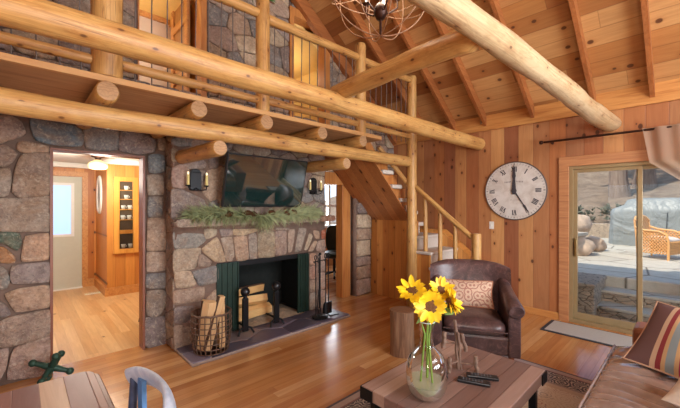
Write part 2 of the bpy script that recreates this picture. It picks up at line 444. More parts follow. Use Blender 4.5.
A =[[(-0.13,2.33),(-0.05,2.33),(0.01,2.29),(0.04,2.2),(-0,2.16),(-0.08,2.12),(-0.13,2.08)],
[(0.07,2.33),(0.12,2.33),(0.42,2.31),(0.44,2.19),(0.42,2.13),(0.27,2.12),(0.11,2.14),(0.08,2.24)],
[(-0.01,2.12),(0.05,2.13),(0.19,2.1),(0.19,2.04),(0.03,2.02),(-0.02,2.04)],
[(-0.13,2.07),(-0.08,2.07),(-0.01,2.01),(-0.05,1.93),(-0.09,1.89),(-0.13,1.89)],
[(0.01,2),(0.19,2.03),(0.19,1.66),(-0,1.63),(-0.05,1.68),(-0.03,1.87)],
[(-0.13,1.87),(-0.06,1.88),(-0.05,1.78),(-0.07,1.65),(-0.13,1.63)],
[(-0.13,1.61),(-0,1.61),(0.19,1.64),(0.19,1.32),(0.04,1.33),(-0.13,1.34)],
[(-0.13,1.33),(-0,1.31),(0.01,1.22),(-0.02,1.15),(-0.09,1.22),(-0.13,1.23)],
[(-0.13,1.21),(-0.09,1.19),(-0.03,1.1),(-0.03,1.05),(-0.13,1.06)],
[(0.03,1.28),(0.19,1.3),(0.19,1.06),(0.01,1.06),(0.01,1.11)],
[(-0.05,1.03),(0.19,1.03),(0.19,0.85),(-0.05,0.87),(-0.06,0.95)],
[(-0.13,1.04),(-0.08,0.99),(-0.06,0.9),(-0.08,0.84),(-0.13,0.83)],
[(-0.1,0.79),(-0,0.82),(0.19,0.82),(0.19,0.62),(-0.03,0.62),(-0.06,0.7)],
[(-0.13,0.74),(-0.09,0.7),(-0.05,0.6),(-0.13,0.59)],
[(-0.13,0.56),(-0.03,0.58),(0.19,0.59),(0.19,0.36),(-0.05,0.33),(-0.13,0.34)],
[(-0.13,0.32),(-0.07,0.32),(-0.08,0.17),(-0.13,0.05)],
[(-0.04,0.3),(0.19,0.34),(0.19,-0.02),(-0,0.03),(-0.08,0.04),(-0.07,0.15)],
[(0.45,2.33),(0.58,2.33),(0.74,2.33),(0.73,2.13),(0.58,2.11),(0.47,2.12)],
[(0.76,2.32),(0.92,2.32),(1.08,2.29),(1.07,2.15),(0.94,2.11),(0.75,2.12)],
[(1.01,2.11),(1.17,2.12),(1.18,1.93),(1.02,1.91)],
[(1,1.89),(1.16,1.89),(1.17,1.68),(1.01,1.67)],
[(1.01,1.65),(1.16,1.65),(1.15,1.44),(1.01,1.43)],
[(1.01,1.41),(1.18,1.4),(1.2,1.06),(1,1.07)],
[(1,1.05),(1.2,1.02),(1.2,0.83),(1,0.83)],
[(1,0.81),(1.22,0.79),(1.22,0.62),(0.99,0.66)],
[(1,0.62),(1.14,0.61),(1.23,0.56),(1.2,0.45),(1.11,0.32),(1,0.37)],
[(0.99,0.33),(1.21,0.29),(1.22,-0.01),(1.01,0.01),(0.98,0.06)],
[(1.11,2.32),(1.2,2.31),(1.21,2.18),(1.11,2.17)],
]
C =[[(1.17,2.27),(1.35,2.3),(1.36,2.22),(1.25,2.19),(1.17,2.21)],
[(1.17,2.17),(1.23,2.15),(1.3,2.08),(1.21,2.03),(1.17,2.03)],
[(1.29,2.05),(1.47,2.08),(1.53,2.04),(1.51,1.98),(1.29,1.96)],
[(1.18,1.95),(1.29,2),(1.36,1.92),(1.36,1.79),(1.29,1.75),(1.18,1.76)],
[(1.55,1.94),(1.7,1.97),(1.71,1.67),(1.59,1.62),(1.5,1.71)],
[(1.18,1.72),(1.27,1.72),(1.36,1.68),(1.5,1.62),(1.52,1.43),(1.18,1.43)],
[(1.38,1.94),(1.52,1.95),(1.49,1.75),(1.38,1.75)],
[(1.57,1.58),(1.71,1.63),(1.72,1.43),(1.56,1.44)],
[(1.4,2.29),(1.71,2.3),(1.71,2.21),(1.51,2.13),(1.38,2.19)],
[(1.57,2.1),(1.71,2.17),(1.72,2.02),(1.57,1.98)],
[(1.2,1.26),(1.49,1.23),(1.52,1.16),(1.42,1.09),(1.21,1.1)],
[(1.2,1.07),(1.47,1.07),(1.44,0.92),(1.4,0.86),(1.2,0.85)],
[(1.2,0.84),(1.36,0.83),(1.42,0.68),(1.36,0.66),(1.22,0.67)],
[(1.49,1.06),(1.66,1.18),(1.71,1.07),(1.76,0.9),(1.64,0.91),(1.52,1.02)],
[(1.46,1.02),(1.6,0.91),(1.56,0.86),(1.43,0.87)],
[(1.39,0.82),(1.66,0.85),(1.66,0.67),(1.46,0.66)],
[(1.2,0.64),(1.5,0.63),(1.49,0.49),(1.2,0.5)],
[(1.2,0.46),(1.41,0.43),(1.42,0.26),(1.2,0.3)],
[(1.2,0.26),(1.42,0.21),(1.42,-0.01),(1.25,-0.01),(1.2,0.01)],
[(1.51,1.29),(1.66,1.28),(1.65,1.21),(1.53,1.17)],
[(1.51,0.44),(1.65,0.57),(1.65,-0.01),(1.46,0),(1.46,0.27)],
[(1.69,1.28),(1.85,1.27),(1.85,1.19),(1.71,1.19)],
[(1.71,1.16),(1.85,1.17),(1.88,0.9),(1.78,0.9)],
[(1.87,1.16),(2.03,1.17),(2.06,0.9),(1.91,0.89)],
[(2.07,1.18),(2.17,1.2),(2.18,0.9),(2.08,0.9)],
[(2.2,1.19),(2.31,1.23),(2.43,1.19),(2.43,0.9),(2.21,0.91)],
[(2.46,1.2),(2.62,1.2),(2.62,0.91),(2.46,0.91)],
[(2.66,1.21),(2.77,1.22),(2.72,0.93),(2.66,0.92)],
[(2.84,1.23),(2.97,1.21),(2.88,0.93),(2.77,0.92)],
[(2.93,0.92),(3.02,1.15),(3.08,1.11),(3,0.93)],
[(3.09,1.19),(3.21,1.18),(3.21,1.06),(3.13,1.08)],
[(3,0.9),(3.11,1.04),(3.17,1.02),(3.09,0.89)],
[(3.19,1.03),(3.32,1.04),(3.32,0.87),(3.15,0.89)],
[(1.87,1.27),(2.17,1.26),(2.17,1.23),(2,1.19),(1.88,1.2)],
[(2.46,1.26),(2.66,1.25),(2.66,1.22),(2.46,1.23)],
[(3.25,1.19),(3.32,1.19),(3.32,1.07),(3.25,1.06)],
[(3.04,0.86),(3.15,0.85),(3.15,0.7),(3.04,0.7)],
[(3.04,0.67),(3.15,0.67),(3.15,0.49),(3.04,0.5)],
[(3.04,0.47),(3.15,0.46),(3.15,0.3),(3.04,0.31)],
[(3.04,0.28),(3.15,0.27),(3.15,0.05),(3.04,0.05)],
[(3.19,0.84),(3.32,0.84),(3.32,0.59),(3.19,0.59)],
[(3.19,0.55),(3.32,0.54),(3.32,0.32),(3.19,0.31)],
[(3.19,0.28),(3.32,0.27),(3.32,-0.01),(3.19,-0.01)],
]

rng = random.Random(3)
YA, YC = 4.12, 3.83
mpA = lambda u, z, d: V((u, YA - .01 - d * .6, z))
DR0, DR1, DRT = .2, .98, 2.09      # doorway to the hall
# --- fireplace wall
w = MB()
def wb(x0, x1, z0, z1): w.box(x0, x1, YA, YA + .12, z0, z1)
wb(-2.6, DR0, 0, 2.44); wb(DR0, DR1, DRT, 2.44); wb(DR1, 1.6, 0, 2.44); wb(3.06, 3.4, 0, 2.44); wb(1.6, 3.06, 1.35, 2.44); wb(3.4, 3.97, 1.98, 2.44); wb(3.99, 5.5, 0, 2.44)
wb(-2.6, .92, 2.44, 6.0); wb(.92, 1.6, 4.42, 6.0); wb(1.6, 2.92, 2.44, 6.0); wb(2.92, 3.55, 4.4, 6.0); wb(3.55, 5.5, 2.44, 6.0)
special = {1: srgb(108, 122, 134), 7: srgb(92, 106, 92), 8: srgb(196, 136, 86), 6: srgb(160, 142, 128), 9: srgb(196, 160, 134), 19: srgb(120, 126, 132), 11: srgb(136, 138, 138)}
for i, p in enumerate(A): add_stone(w, grow(p, 1.1), mpA, rng, gap=.004, tint=special.get(i))
fill(w, (-2.6, -.14, 0, 2.33), .36, mpA, rng)
fill(w, (-2.6, 3.4, 2.5, 2.9), .3, mpA, rng)
for rc in ((-2.6, .9, 2.9, 5.8), (1.66, 2.86, 2.9, 5.6), (3.62, 5.4, 2.3, 4.2), (.92, 1.6, 4.5, 5.5), (2.92, 3.6, 4.5, 5.2), (4.65, 5.4, 1.0, 2.3), (3.35, 4.1, 2.05, 2.4)):
    fill(w, rc, .3, mpA, rng)
struct(w.build('wall_fireplace', [M['mortar'], M['stone']], smooth=True))
# --- other walls
XB = 5.35
w = MB()
PD0, PD1, PDT = -.75, 1.165, 2.08   # patio door opening
w.box(XB, XB + .2, PD1, 4.24, 0, 3.3); w.box(XB, XB + .2, PD0, PD1, PDT, 3.6); w.box(XB, XB + .2, -1.2, PD0, 0, 3.6)
w.box(XB, XB + .2, -2.7, -1.2, 0, .9); w.box(XB, XB + .2, -2.7, -1.2, 2.1, 3.6); w.box(XB, XB + .2, -3.2, -2.7, 0, 3.6)
struct(w.build('wall_right', M['wallv']))
w = MB()
w.box(-2.6, .6, -3.2, -3, 0, 6.0); w.box(.6, 3.6, -3.2, -3, 0, .6); w.box(.6, 3.6, -3.2, -3, 2.1, 2.8); w.box(3.8, 5.5, -3.2, -3, 0, 6.0); w.box(-.6, 3.8, -3.2, -3, 4.2, 6.0); w.box(3.6, 3.8, -3.2, -3, 0, 4.2)
struct(w.build('wall_rear', M['wallvx']))
w = MB()
w.box(-2.8, -2.6, 1.9, 4.4, 0, 4); w.box(-2.8, -2.6, -3.2, -1.1, 0, 4); w.box(-2.8, -2.6, -1.1, 1.9, 0, .8); w.box(-2.8, -2.6, -1.1, 1.9, 2.2, 4)
struct(w.build('wall_left', M['wallv']))
w = MB()
for x in (.6, 2.1, 3.6): w.box(x - .03, x + .03, -3.08, -3.0, .6, 2.1)
for z in (.6, 1.35, 2.1): w.box(.6, 3.6, -3.08, -3.0, z - .03, z + .03)
struct(w.build('window_1', M['white']))
w = MB()
for y in (-2.7, -1.95, -1.2): w.box(XB + .05, XB + .12, y - .03, y + .03, .9, 2.1)
for z in (.9, 2.1): w.box(XB + .05, XB + .12, -2.7, -1.2, z - .03, z + .03)
struct(w.build('window_2', M['white']))
# --- ceiling
def cz(x): return 2.95 + .76 * (XB - x)
RX = 1.6; RZ = cz(RX)
w = MB()
w.add([(XB + .75, -3.3, cz(XB + .75)), (RX, -3.3, RZ), (RX, YA + .1, RZ), (XB + .75, YA + .1, cz(XB + .75)),
       (XB + .75, -3.3, cz(XB + .75) + .2), (RX, -3.3, RZ + .2), (RX, YA + .1, RZ + .2), (XB + .75, YA + .1, cz(XB + .75) + .2),
       (-2.9, -3.3, RZ - 3.42), (-2.9, YA + .1, RZ - 3.42), (-2.9, -3.3, RZ - 3.2), (-2.9, YA + .1, RZ - 3.2)],
      [(0, 1, 2, 3), (4, 5, 6, 7), (0, 3, 7, 4), (1, 8, 9, 2), (5, 10, 11, 6), (0, 1, 5, 4), (3, 2, 6, 7), (1, 8, 10, 5), (2, 9, 11, 6), (8, 9, 11, 10)])
struct(w.build('ceiling', M['ceil']))
# --- floors
w = MB(); w.box(-2.7, 5.5, -3.1, 4.24, -.1, 0); struct(w.build('floor', M['floor']))
w = MB(); w.box(-1.5, 2.8, 4.24, 8.3, -.1, 0.0); struct(w.build('floor_hall', M['hallfloor']))
w = MB(); w.box(2.8, 7.7, 4.24, 6.7, -.1, 0.0); struct(w.build('floor_side_room', M['floor']))
# --- trims
w = MB(); w.box(XB - .03, XB, -3, YA, 2.74, 2.99)
struct(w.build('trim_1', M['trimwood']))
w = MB(); w.box(XB - .02, XB, PD1 + .1, 2.0, 0, .09); struct(w.build('baseboard_right', M['trimwood'], bevel=.004))
# door jambs of the hall doorway
w = MB(); w.box(DR0 - .0, DR0 + .022, YA - .03, YA + .13, 0, DRT); w.box(DR1 - .022, DR1, YA - .03, YA + .13, 0, DRT); w.box(DR0, DR1, YA - .03, YA + .13, DRT - .022, DRT)
struct(w.build('trim_2', M['redwood']))
# side room doorway frame
w = MB(); w.box(3.93, 4.12, YA - .04, YA + .12, 0, 2.42); w.box(3.35, 3.43, YA - .05, YA + .12, 0, 1.98); w.box(3.35, 4.0, YA - .06, YA + .12, 1.9, 2.1)
struct(w.build('trim_3', M['postwood'], bevel=.006))
# stone pillar beside it
w = MB(); w.box(4.17, 4.55, 4.0, 4.13, 0, 2.0)
mpP = lambda u, z, d: V((u, 4.0 - d * .6, z))
zz = 0.01
for h in (.27, .22, .16, .28, .2, .24, .2):
    add_stone(w, [(4.18, zz), (4.54, zz + rng.uniform(-.01, .01)), (4.54, zz + h), (4.18, zz + h)], mpP, rng, gap=.01, depth=.06); zz += h + .005
struct(w.build('wall_stone_pillar', [M['mortar'], M['stone']], smooth=True))

# rafters
RY = (.34, .89, 1.6, 2.28, 2.8, 3.35)
for i, y in enumerate(RY):
    w = MB(); h = .13 / math.cos(math.atan(.76)); 
    w.prism([(XB - .03, cz(XB - .03) - h + .0), (XB - .03, cz(XB - .03)), (RX, RZ), (RX, RZ - h)], 1, y - .022, y + .022)
    where = ['above the curtain rod, far right of the ceiling', 'meeting the right wall above the big cross log end', 'meeting the right wall left of the big cross log end', 'running down just right of the chandelier', 'running down behind the chandelier', 'passing left of the chandelier towards the loft rail']
    tag(w.build('rafter', M['rafter']), 'brown plank rafter ' + where[i], 'rafter', 'rafters under the sloped ceiling')
w = MB(); w.prism([(XB - .03, cz(XB) - .2), (XB - .03, cz(XB)), (RX, RZ), (RX, RZ - .26)], 1, 4.0, 4.1)
struct(w.build('trim_4', M['rafter']))

# ---------------- log beams ----------------
def lerp(a, b, t): return V(a) + (V(b) - V(a)) * t
def log(name, a, b, r0, r1, mat, label=None, cat='beam', group=None, parent=None, wob=.12, bow=.02, seed=0, n=22, seg=18, sq=1, cham=.02):
    w = MB(); w.capmi = 1; pts = []; rr = []
    d = (V(b) - V(a)); L = d.length
    for i in range(n + 1):
        t = i / n; p = lerp(a, b, t)
        p += V((0, mnoise.noise(V((t * L * .5, seed, 1))), mnoise.noise(V((t * L * .5, seed, 5))))) * bow
        r = (r0 + (r1 - r0) * t) * (1 + .05 * mnoise.noise(V((t * L * 1.5, seed, 9))))
        if cham and i in (0, n): pts.append(p); rr.append(r * .88); continue
        if i == 1: pts.append(lerp(pts[0], p, .25 * min(1, .08 / max(.01, L / n)))); rr.append(r)
        pts.append(p); rr.append(r)
        if i == n - 1: pts.append(lerp(p, V(b), .85)); rr.append(r)
    w.tube(pts, rr, seg, wob=wob, seed=seed, sq=sq)
    o = w.build(name, [mat, M['endgrain']], parent, smooth=False, world=True)
    for p in o.data.polygons:
        if len(p.vertices) == 4: p.use_smooth = True
    if label: tag(o, label, cat, group)
    return o
log('log_beam', (-2.5, 2.37, 2.54), (XB - .02, 2.37, 2.54), .083, .1, M['log'], 'long honey coloured tie log crossing in front of the loft rail to the right wall', seed=1, n=40)
log('log_beam', (-2.5, 1.02, 2.555), (XB - .02, .72, 2.57), .036, .106, M['palelog'], 'thick pale cracked log crossing high over the room to the wall above the curtain rod', seed=2, n=36, wob=.16)
log('log_beam', (2.26, 2.45, 2.66), (2.0, .93, 2.57), .078, .08, M['log'], 'short pale log bridging between the two long cross logs', seed=3)
log('log_beam', (-2.5, 2.98, 2.215), (4.3, 2.98, 2.215), .082, .078, M['log'], 'straight log under the loft edge carrying the joist ends', seed=4, n=36)
for i, x in enumerate((-.2, .45, 1.09, 1.74, 2.45, 3.12)):
    log('log_joist', (x, 2.86, 2.365), (x, 4.1, 2.365), .075, .075, M['log'], ['round joist end at the far left under the loft', 'round joist end below the thick squared loft post', 'round joist end above the hall doorway and left of the television', 'round joist end above the television', 'round joist end above the right television edge', 'last round joist end near the right end of the loft'][i], 'joist', 'log joists under the loft floor', n=8, seed=10 + i, wob=.05, bow=0)
log('log_bracket', (1.27, 2.86, 2.06), (1.27, 3.84, 2.08), .07, .075, M['log'], 'short log bracket leaving the chimney left of the television', 'beam', n=6, seed=20, wob=.05, bow=0)
log('log_bracket', (2.83, 2.86, 2.06), (2.83, 3.84, 2.08), .07, .075, M['log'], 'short log bracket leaving the chimney right of the television', 'beam', n=6, seed=21, wob=.05, bow=0)

# loft deck
t = T('loft_deck', 'raised plank loft floor across the stone wall with pale front edge', 'loft', (0, 2.9, 2.44))
w = MB(); w.box(-2.6, 3.55, 2.92, 4.12, 2.44, 2.475); w.build('deck_boards', M['deckwood'], t, world=True)
w = MB(); w.box(-2.6, 3.5, 2.88, 2.92, 2.435, 2.48); w.build('edge_board', M['edgewood'], t, world=True, bevel=.004)
# loft railing
rl = T('loft_railing', 'log railing with thin dark metal balusters along the loft edge', 'railing', (0, 2.95, 2.48))
def rlog(nm, a, b, r0, r1, seed, **k): return log(nm, a, b, r0, r1, M['log'], parent=rl, seed=seed, **k)
YR = 2.95
rlog('post', (.46, YR, 2.48), (.46, YR, 4.0), .1, .1, 31, wob=.03, n=10, seg=16, bow=0)
rlog('post', (1.745, YR, 2.48), (1.745, YR, 3.6), .07, .068, 32, wob=.05, n=10, bow=0)
rlog('post', (3.16, YR, 2.4), (3.16, YR, 3.62), .072, .068, 33, wob=.05, n=10, bow=0)
for i, (a, b) in enumerate(((-1.6, .37), (.55, 1.69), (1.8, 3.1), (3.22, 4.25))):
    rlog('bottom_rail', (a, YR, 2.6), (b, YR, 2.59), .038, .036, 40 + i, n=14, bow=.01)
    rlog('top_rail', (a, YR, 3.42), (b, YR, 3.44), .048, .045, 50 + i, n=14, bow=.01)
x = -.6; k = 0
while x < 4.2:
    if all(abs(x - q) > .1 for q in (.46, 1.745, 3.16)):
        w = MB(); w.tube([(x + .006 * math.sin(k), YR, 2.49), (x - .004, YR, 2.95), (x + .005 * math.cos(k * 3), YR, 3.42)], .005, 6)
        w.build('baluster', M['rod'], rl, world=True, smooth=True)
    x += .113; k += 1
log('log_post', (4.3, 2.95, 0), (4.3, 2.95, 3.5), .08, .07, M['log'], 'tall peeled log post rising from the floor beside the staircase', 'post', seed=60, wob=.06, n=24, bow=.01)

# ---------------- staircase ----------------
st = T('staircase', 'cream carpeted staircase with log handrail turning up to the loft', 'staircase', (4.33, 1.9, 0))
def tread(x0, x1, y0, y1, z, nose='y'):
    w = MB(); w.box(x0, x1, y0, y1, z - .045, z); w.build('tread', M['carpet'], st, world=True, bevel=.014)
def riser(x0, x1, y0, y1, z0, z1):
    w = MB(); w.box(x0, x1, y0, y1, z0, z1); w.build('riser', M['carpet'], st, world=True)
for i, (y, z) in enumerate(((1.84, .22), (2.11, .44), (2.37, .66), (2.62, .88))):
    tread(4.30, 5.12, y, y + .3 + (.1 if i == 3 else 0), z); riser(4.36, 5.1, y + .03, y + .06, z - .22, z - .046)
riser(4.36, 5.1, 2.93, 2.96, .88, 1.044)
w = MB(); w.box(4.585, 5.33, 2.95, 4.08, 1.045, 1.09); w.box(4.32, 5.12, 2.9, 3.0, 1.045, 1.09); w.build('landing', M['carpet'], st, world=True, bevel=.012)
for x, z in ((4.92, 1.27), (4.70, 1.46), (4.49, 1.66), (4.27, 1.865), (4.05, 2.07), (3.83, 2.28)):
    w = MB(); w.box(x - .22, x + .03, 3.12, 4.05, z - .05, z + .012); w.build('tread', M['carpet'], st, world=True, bevel=.014); riser(x - .03, x, 3.22, 4.05, z - .2, z - .046)
w = MB()   # skirt under the lower flight
w.prism([(1.9, 0), (2.95, 0), (2.95, 1.04), (2.90, 1.04), (2.9, .83), (2.66, .83), (2.66, .61), (2.4, .61), (2.4, .39), (2.14, .39), (2.14, .17), (1.9, .17)], 0, 4.33, 4.36)
w.build('stringer', M['panel'], st, world=True)
w = MB()   # wall string
w.prism([(1.9, 0), (4.1, 0), (4.1, 1.15), (2.95, 1.15), (1.9, .35)], 0, 5.12, 5.33)
w.build('wall_string', M['panel'], st, world=True)
w = MB()   # face string of the upper flight
w.prism([(4.60, 1.28), (3.52, 2.33), (3.50, 2.46), (3.62, 2.46), (3.85, 2.235), (4.02, 2.235), (4.02, 2.03), (4.25, 2.03), (4.25, 1.82), (4.46, 1.82), (4.46, 1.62), (4.60, 1.62)], 1, 3.19, 3.22)
w.build('stringer', M['postwood'], st, world=True)
w = MB()   # soffit boards
def sz(x): return 1.36 + (4.6 - x) * 1.02
w.prism([(4.60, 1.29), (4.60, 1.265), (3.47, 2.36), (3.47, 2.39)], 1, 3.14, 4.07)
w.build('soffit', M['soffit'], st, world=True)
w = MB(); w.box(4.55, 4.58, 3.02, 3.99, 0, 1.31); w.build('side_panel', M['panel'], st, world=True)
w = MB(); w.box(4.36, 4.58, 3.0, 3.03, 0, 1.05); w.build('side_panel', M['panel'], st, world=True)
log('newel', (4.33, 1.97, 0), (4.33, 1.97, 1.19), .062, .06, M['log'], parent=st, seed=70, n=10, wob=.06, bow=0)
log('handrail', (4.33, 1.99, 1.1), (4.31, 2.93, 1.87), .036, .034, M['log'], parent=st, seed=71, n=12, bow=.008)
log('handrail', (4.33, 3.02, 1.86), (3.75, 3.14, 2.4), .034, .034, M['log'], parent=st, seed=72, n=10, bow=.006)
for y, zb in ((2.74, .88), (2.5, .66), (2.27, .44)):
    log('baluster', (4.345, y, zb), (4.33, y, 1.1 + (y - 1.99) * .82), .032, .026, M['log'], parent=st, seed=73 + y, n=8, wob=.08, bow=.01)

# ---------------- fireplace ----------------
CX0, CX1 = 1.2, 3.32
FX0, FX1, FZ = 1.66, 3.0, .87
fp = T('stone_fireplace', 'broad field stone fireplace and chimney breast with arched lintel stones and mantel ledge', 'fireplace', (2.25, 3.9, 0))
w = MB()
w.box(CX0, FX0, YC, YA + .01, 0, FZ); w.box(FX1, CX1, YC, YA + .01, 0, FZ); w.box(CX0, CX1, YC, YA + .01, FZ, 2.42)
mpC = lambda u, z, d: V((u, YC - d * .6 + .005, z))
mpS = lambda u, z, d: V((CX0 - d * .5 + .005, u, z))
csp = {3: srgb(170, 142, 132), 13: srgb(206, 178, 148), 33: srgb(204, 178, 148), 20: srgb(190, 160, 138), 10: srgb(146, 140, 134), 25: srgb(168, 150, 126), 16: srgb(196, 168, 150), 18: srgb(186, 160, 142), 35: srgb(160, 86, 58), 36: srgb(190, 150, 128), 37: srgb(188, 142, 122)}
for i, p in enumerate(C): add_stone(w, grow(p, 1.15), mpC, rng, gap=.003, depth=.03, tint=csp.get(i))
fill(w, (1.66, CX1, 1.44, 2.4), .27, mpC, rng)
fill(w, (1.2, 1.66, 2.2, 2.4), .2, mpC, rng)
fill(w, (3.84, 4.12, .0, 2.4), .2, mpS, rng)
mpR = lambda u, z, d: V((CX1 + d * .5 - .005, u, z))
fill(w, (3.84, 4.12, .0, 2.4), .2, mpR, rng)
w.build('chimney_breast', [M['mortar'], M['stone']], fp, world=True, smooth=True)
w = MB(); w.box(CX0 - .04, CX1 + .05, 3.66, YC, 1.33, 1.375)
mpM = lambda u, z, d: V((u, 3.66 - d * .5 + .005, z)); mpT = lambda u, z, d: V((u, z, 1.372 + d * .5))
zz = CX0 - .04
for L in (.52, .3, .45, .26, .4, .31):
    for f, q in ((mpM, (1.325, 1.415)), (mpT, (3.66, 3.83))):
        add_stone(w, [(zz, q[0]), (zz + L - .012, q[0]), (zz + L - .012, q[1]), (zz, q[1])], f, rng, gap=.004, depth=.03, tint=srgb(150, 104, 84) if zz > 3 else srgb(rng.randint(140, 175), 140, 126))
    zz += L
w.build('mantel_shelf', [M['mortar'], M['stone']], fp, world=True, smooth=True)
soot = plain('sooty_firebrick', srgb(24, 28, 25), .9, 0, .35, 14, .5)
w = MB()
w.box(FX0 - .05, FX1 + .05, 4.5, 4.56, 0, 1.3); w.box(FX0 - .05, FX0 - .0, YA, 4.5, 0, 1.3); w.box(FX1, FX1 + .05, YA, 4.5, 0, 1.3)
w.box(FX0 - .05, FX1 + .05, YA, 4.56, 1.3, 1.34); w.box(FX0 - .001, FX0 + .01, YC + .05, YA + .3, .0, FZ); w.box(FX1 - .01, FX1 + .001, YC + .05, YA + .3, 0, FZ)
w.box(FX0, FX1, YC + .05, 4.5, 0.0, .045)
w.build('firebox', soot, fp, world=True)
gm = plain('dark_green_metal', srgb(34, 54, 44), .45, .3, .2, 18, .2)
w = MB()
for a, b in ((FX0, 1.92), (2.82, FX1)):
    w = MB(); w.box(a, b, YC - .005, YC + .015, .05, FZ)
    n = 4
    for k in range(n + 1):
        x = a + (b - a) * k / n; w.box(x - .008, x + .008, YC - .018, YC - .004, .05, FZ)
    w.build('side_screen', gm, fp, world=True)
w = MB(); w.box(FX0, FX1, YC + .0, YC + .02, FZ - .05, FZ + .012); w.build('lintel_bar', M['iron'], fp, world=True)
# hearth
slate = NT('hearth_slate'); v = slate.coord()
at = slate.n('ShaderNodeAttribute', {'attribute_name': 'tint'}).outputs['Color']
n1 = slate.noise(v, 7, 5, .6); slate.bump(n1.outputs[0], .4, .01)
slate.fin(slate.mix(n1.outputs[0], slate.mix(1., at, (.7, .68, .72), 'MULTIPLY'), at), .35)
grout = plain('hearth_grout', srgb(158, 140, 128), .8, 0, .15, 30)
w = MB(); w.prism([(1.2, 3.32), (3.35, 3.32), (3.35, 4.1), (1.2, 4.1)], 2, 0, .028)
PALs = [srgb(104, 94, 108), srgb(120, 108, 118), srgb(92, 84, 96), srgb(132, 116, 114)]
mpH = lambda u, z, d: V((u, z, .0285 + d * .5))
for p in voronoi(1.2, 3.35, 3.32, 3.84, .42, rng, .62): add_stone(w, p, mpH, rng, gap=.007, depth=.016, tint=rng.choice(PALs))
for p in voronoi(3.34, 3.36, 3.32, 3.6, .3, rng, .8): pass
w.build('hearth', [grout, slate.mat], fp, world=True, smooth=True)

# andirons
an = T('andiron', 'black iron andiron with ball finial, the left one in the firebox', 'andiron', (1.93, 3.66, .04), 0, 'ball topped andirons')
w = MB(); w.box(-.035, .035, -.02, .02, .03, .42); w.lathe([(.03, .42), (.018, .44), (.03, .455), (.015, .465)], 12); w.build('standard', M['iron'], an, bevel=.006)
w = MB(); w.ball((0, 0, .495), .056, 18); w.build('ball_finial', M['black'], an, smooth=True)
w = MB(); w.tube([(-.1, -.03, 0.0), (-.07, 0, .06), (0, 0, .09), (.07, 0, .06), (.1, -.03, 0.0)], .012, 8); w.build('foot', M['iron'], an, smooth=True)
w = MB(); w.bar((0, .02, .09), (0, .42, .09), .02, .02); w.bar((0, .42, .1), (0, .42, 0), .02, .02); w.build('log_rest', M['iron'], an)
a2 = copy_tree(an); a2.location = (2.36, 3.66, .04); a2['label'] = 'black iron andiron with ball finial, the right one in the firebox'

# firewood
bark = plain('bark', srgb(96, 70, 52), .9, 0, .4, 20, .9)
cut = flatgrain('split_wood', [srgb(196, 148, 98), srgb(226, 182, 130), srgb(214, 160, 104)], 'z', .7, 40, .5)
cutx = flatgrain('split_wood_lengthwise', [srgb(196, 142, 86), srgb(232, 182, 116), srgb(212, 158, 98)], 'x', .7, 40, .5)
def split_log(name, label, cat, group, L, r, loc, rot, seed, mat, ax='z'):
    rg = random.Random(seed); w = MB(); n = 9; prof = []
    for k in range(n):
        a = -R(75) + R(150) * k / (n - 1); prof.append((r * math.cos(a) * rg.uniform(.92, 1.08), r * math.sin(a)))
    prof.append((-r * .35, r * .2 * rg.uniform(-1, 1)))
    vs = []; fs = []; seg = len(prof); m = 6
    for j in range(m + 1):
        t = j / m - .5
        for i, p in enumerate(prof):
            q = V((p[0], p[1], t * L)); nn = mnoise.noise(q * 9 + V((seed, 0, 0))) * .008
            q.x += nn; q.y -= nn
            vs.append(q if ax == 'z' else V((q.z, q.x, q.y)))
    for j in range(m):
        for i in range(seg):
            fs.append((j * seg + i, j * seg + (i + 1) % seg, (j + 1) * seg + (i + 1) % seg, (j + 1) * seg + i))
    w.add(vs, fs)
    for i in range(len(w.f)): w.m[i] = 1 if (i % seg) < n - 1 else 0
    w.add([v.copy() for v in vs[:seg]], [tuple(range(seg))], 0); w.add([v.copy() for v in vs[-seg:]], [tuple(range(seg))], 0)
    o = w.build(name, [mat, bark]); o.location = loc; o.rotation_euler = rot
    return tag(o, label, cat, group)
LB = (1.46, 3.5)
# basket
bk = T('log_basket', 'round woven wire log basket standing on the hearth corner', 'basket', (LB[0], LB[1], .04))
def brad(z): return .165 + .035 * (z / .42) ** .8 + .012 * math.sin(z * 9)
w = MB()
for k in range(22):
    a = 2 * math.pi * k / 22
    w.tube([(math.cos(a) * brad(z), math.sin(a) * brad(z), z) for z in (0.004, .08, .16, .24, .32, .40)], .0055, 5)
w.build('upright_wires', M['wire'], bk, smooth=True)
w = MB()
for z in (.01, .06, .115, .17, .225, .28, .335):
    w.tube([(math.cos(2 * math.pi * k / 24) * (brad(z) + .004), math.sin(2 * math.pi * k / 24) * (brad(z) + .004), z) for k in range(24)], .005, 5, closed=True)
w.build('ring_wires', M['wire'], bk, smooth=True)
w = MB(); w.tube([(math.cos(2 * math.pi * k / 28) * brad(.4), math.sin(2 * math.pi * k / 28) * brad(.4), .40 + .004 * math.sin(k * 2.2)) for k in range(28)], .011, 8, closed=True); w.build('rim', M['wire'], bk, smooth=True)
w = MB(); w.lathe([(.001, .0), (.16, .0), (.16, .008), (.001, .008)], 20); w.build('base', M['bronze'], bk)
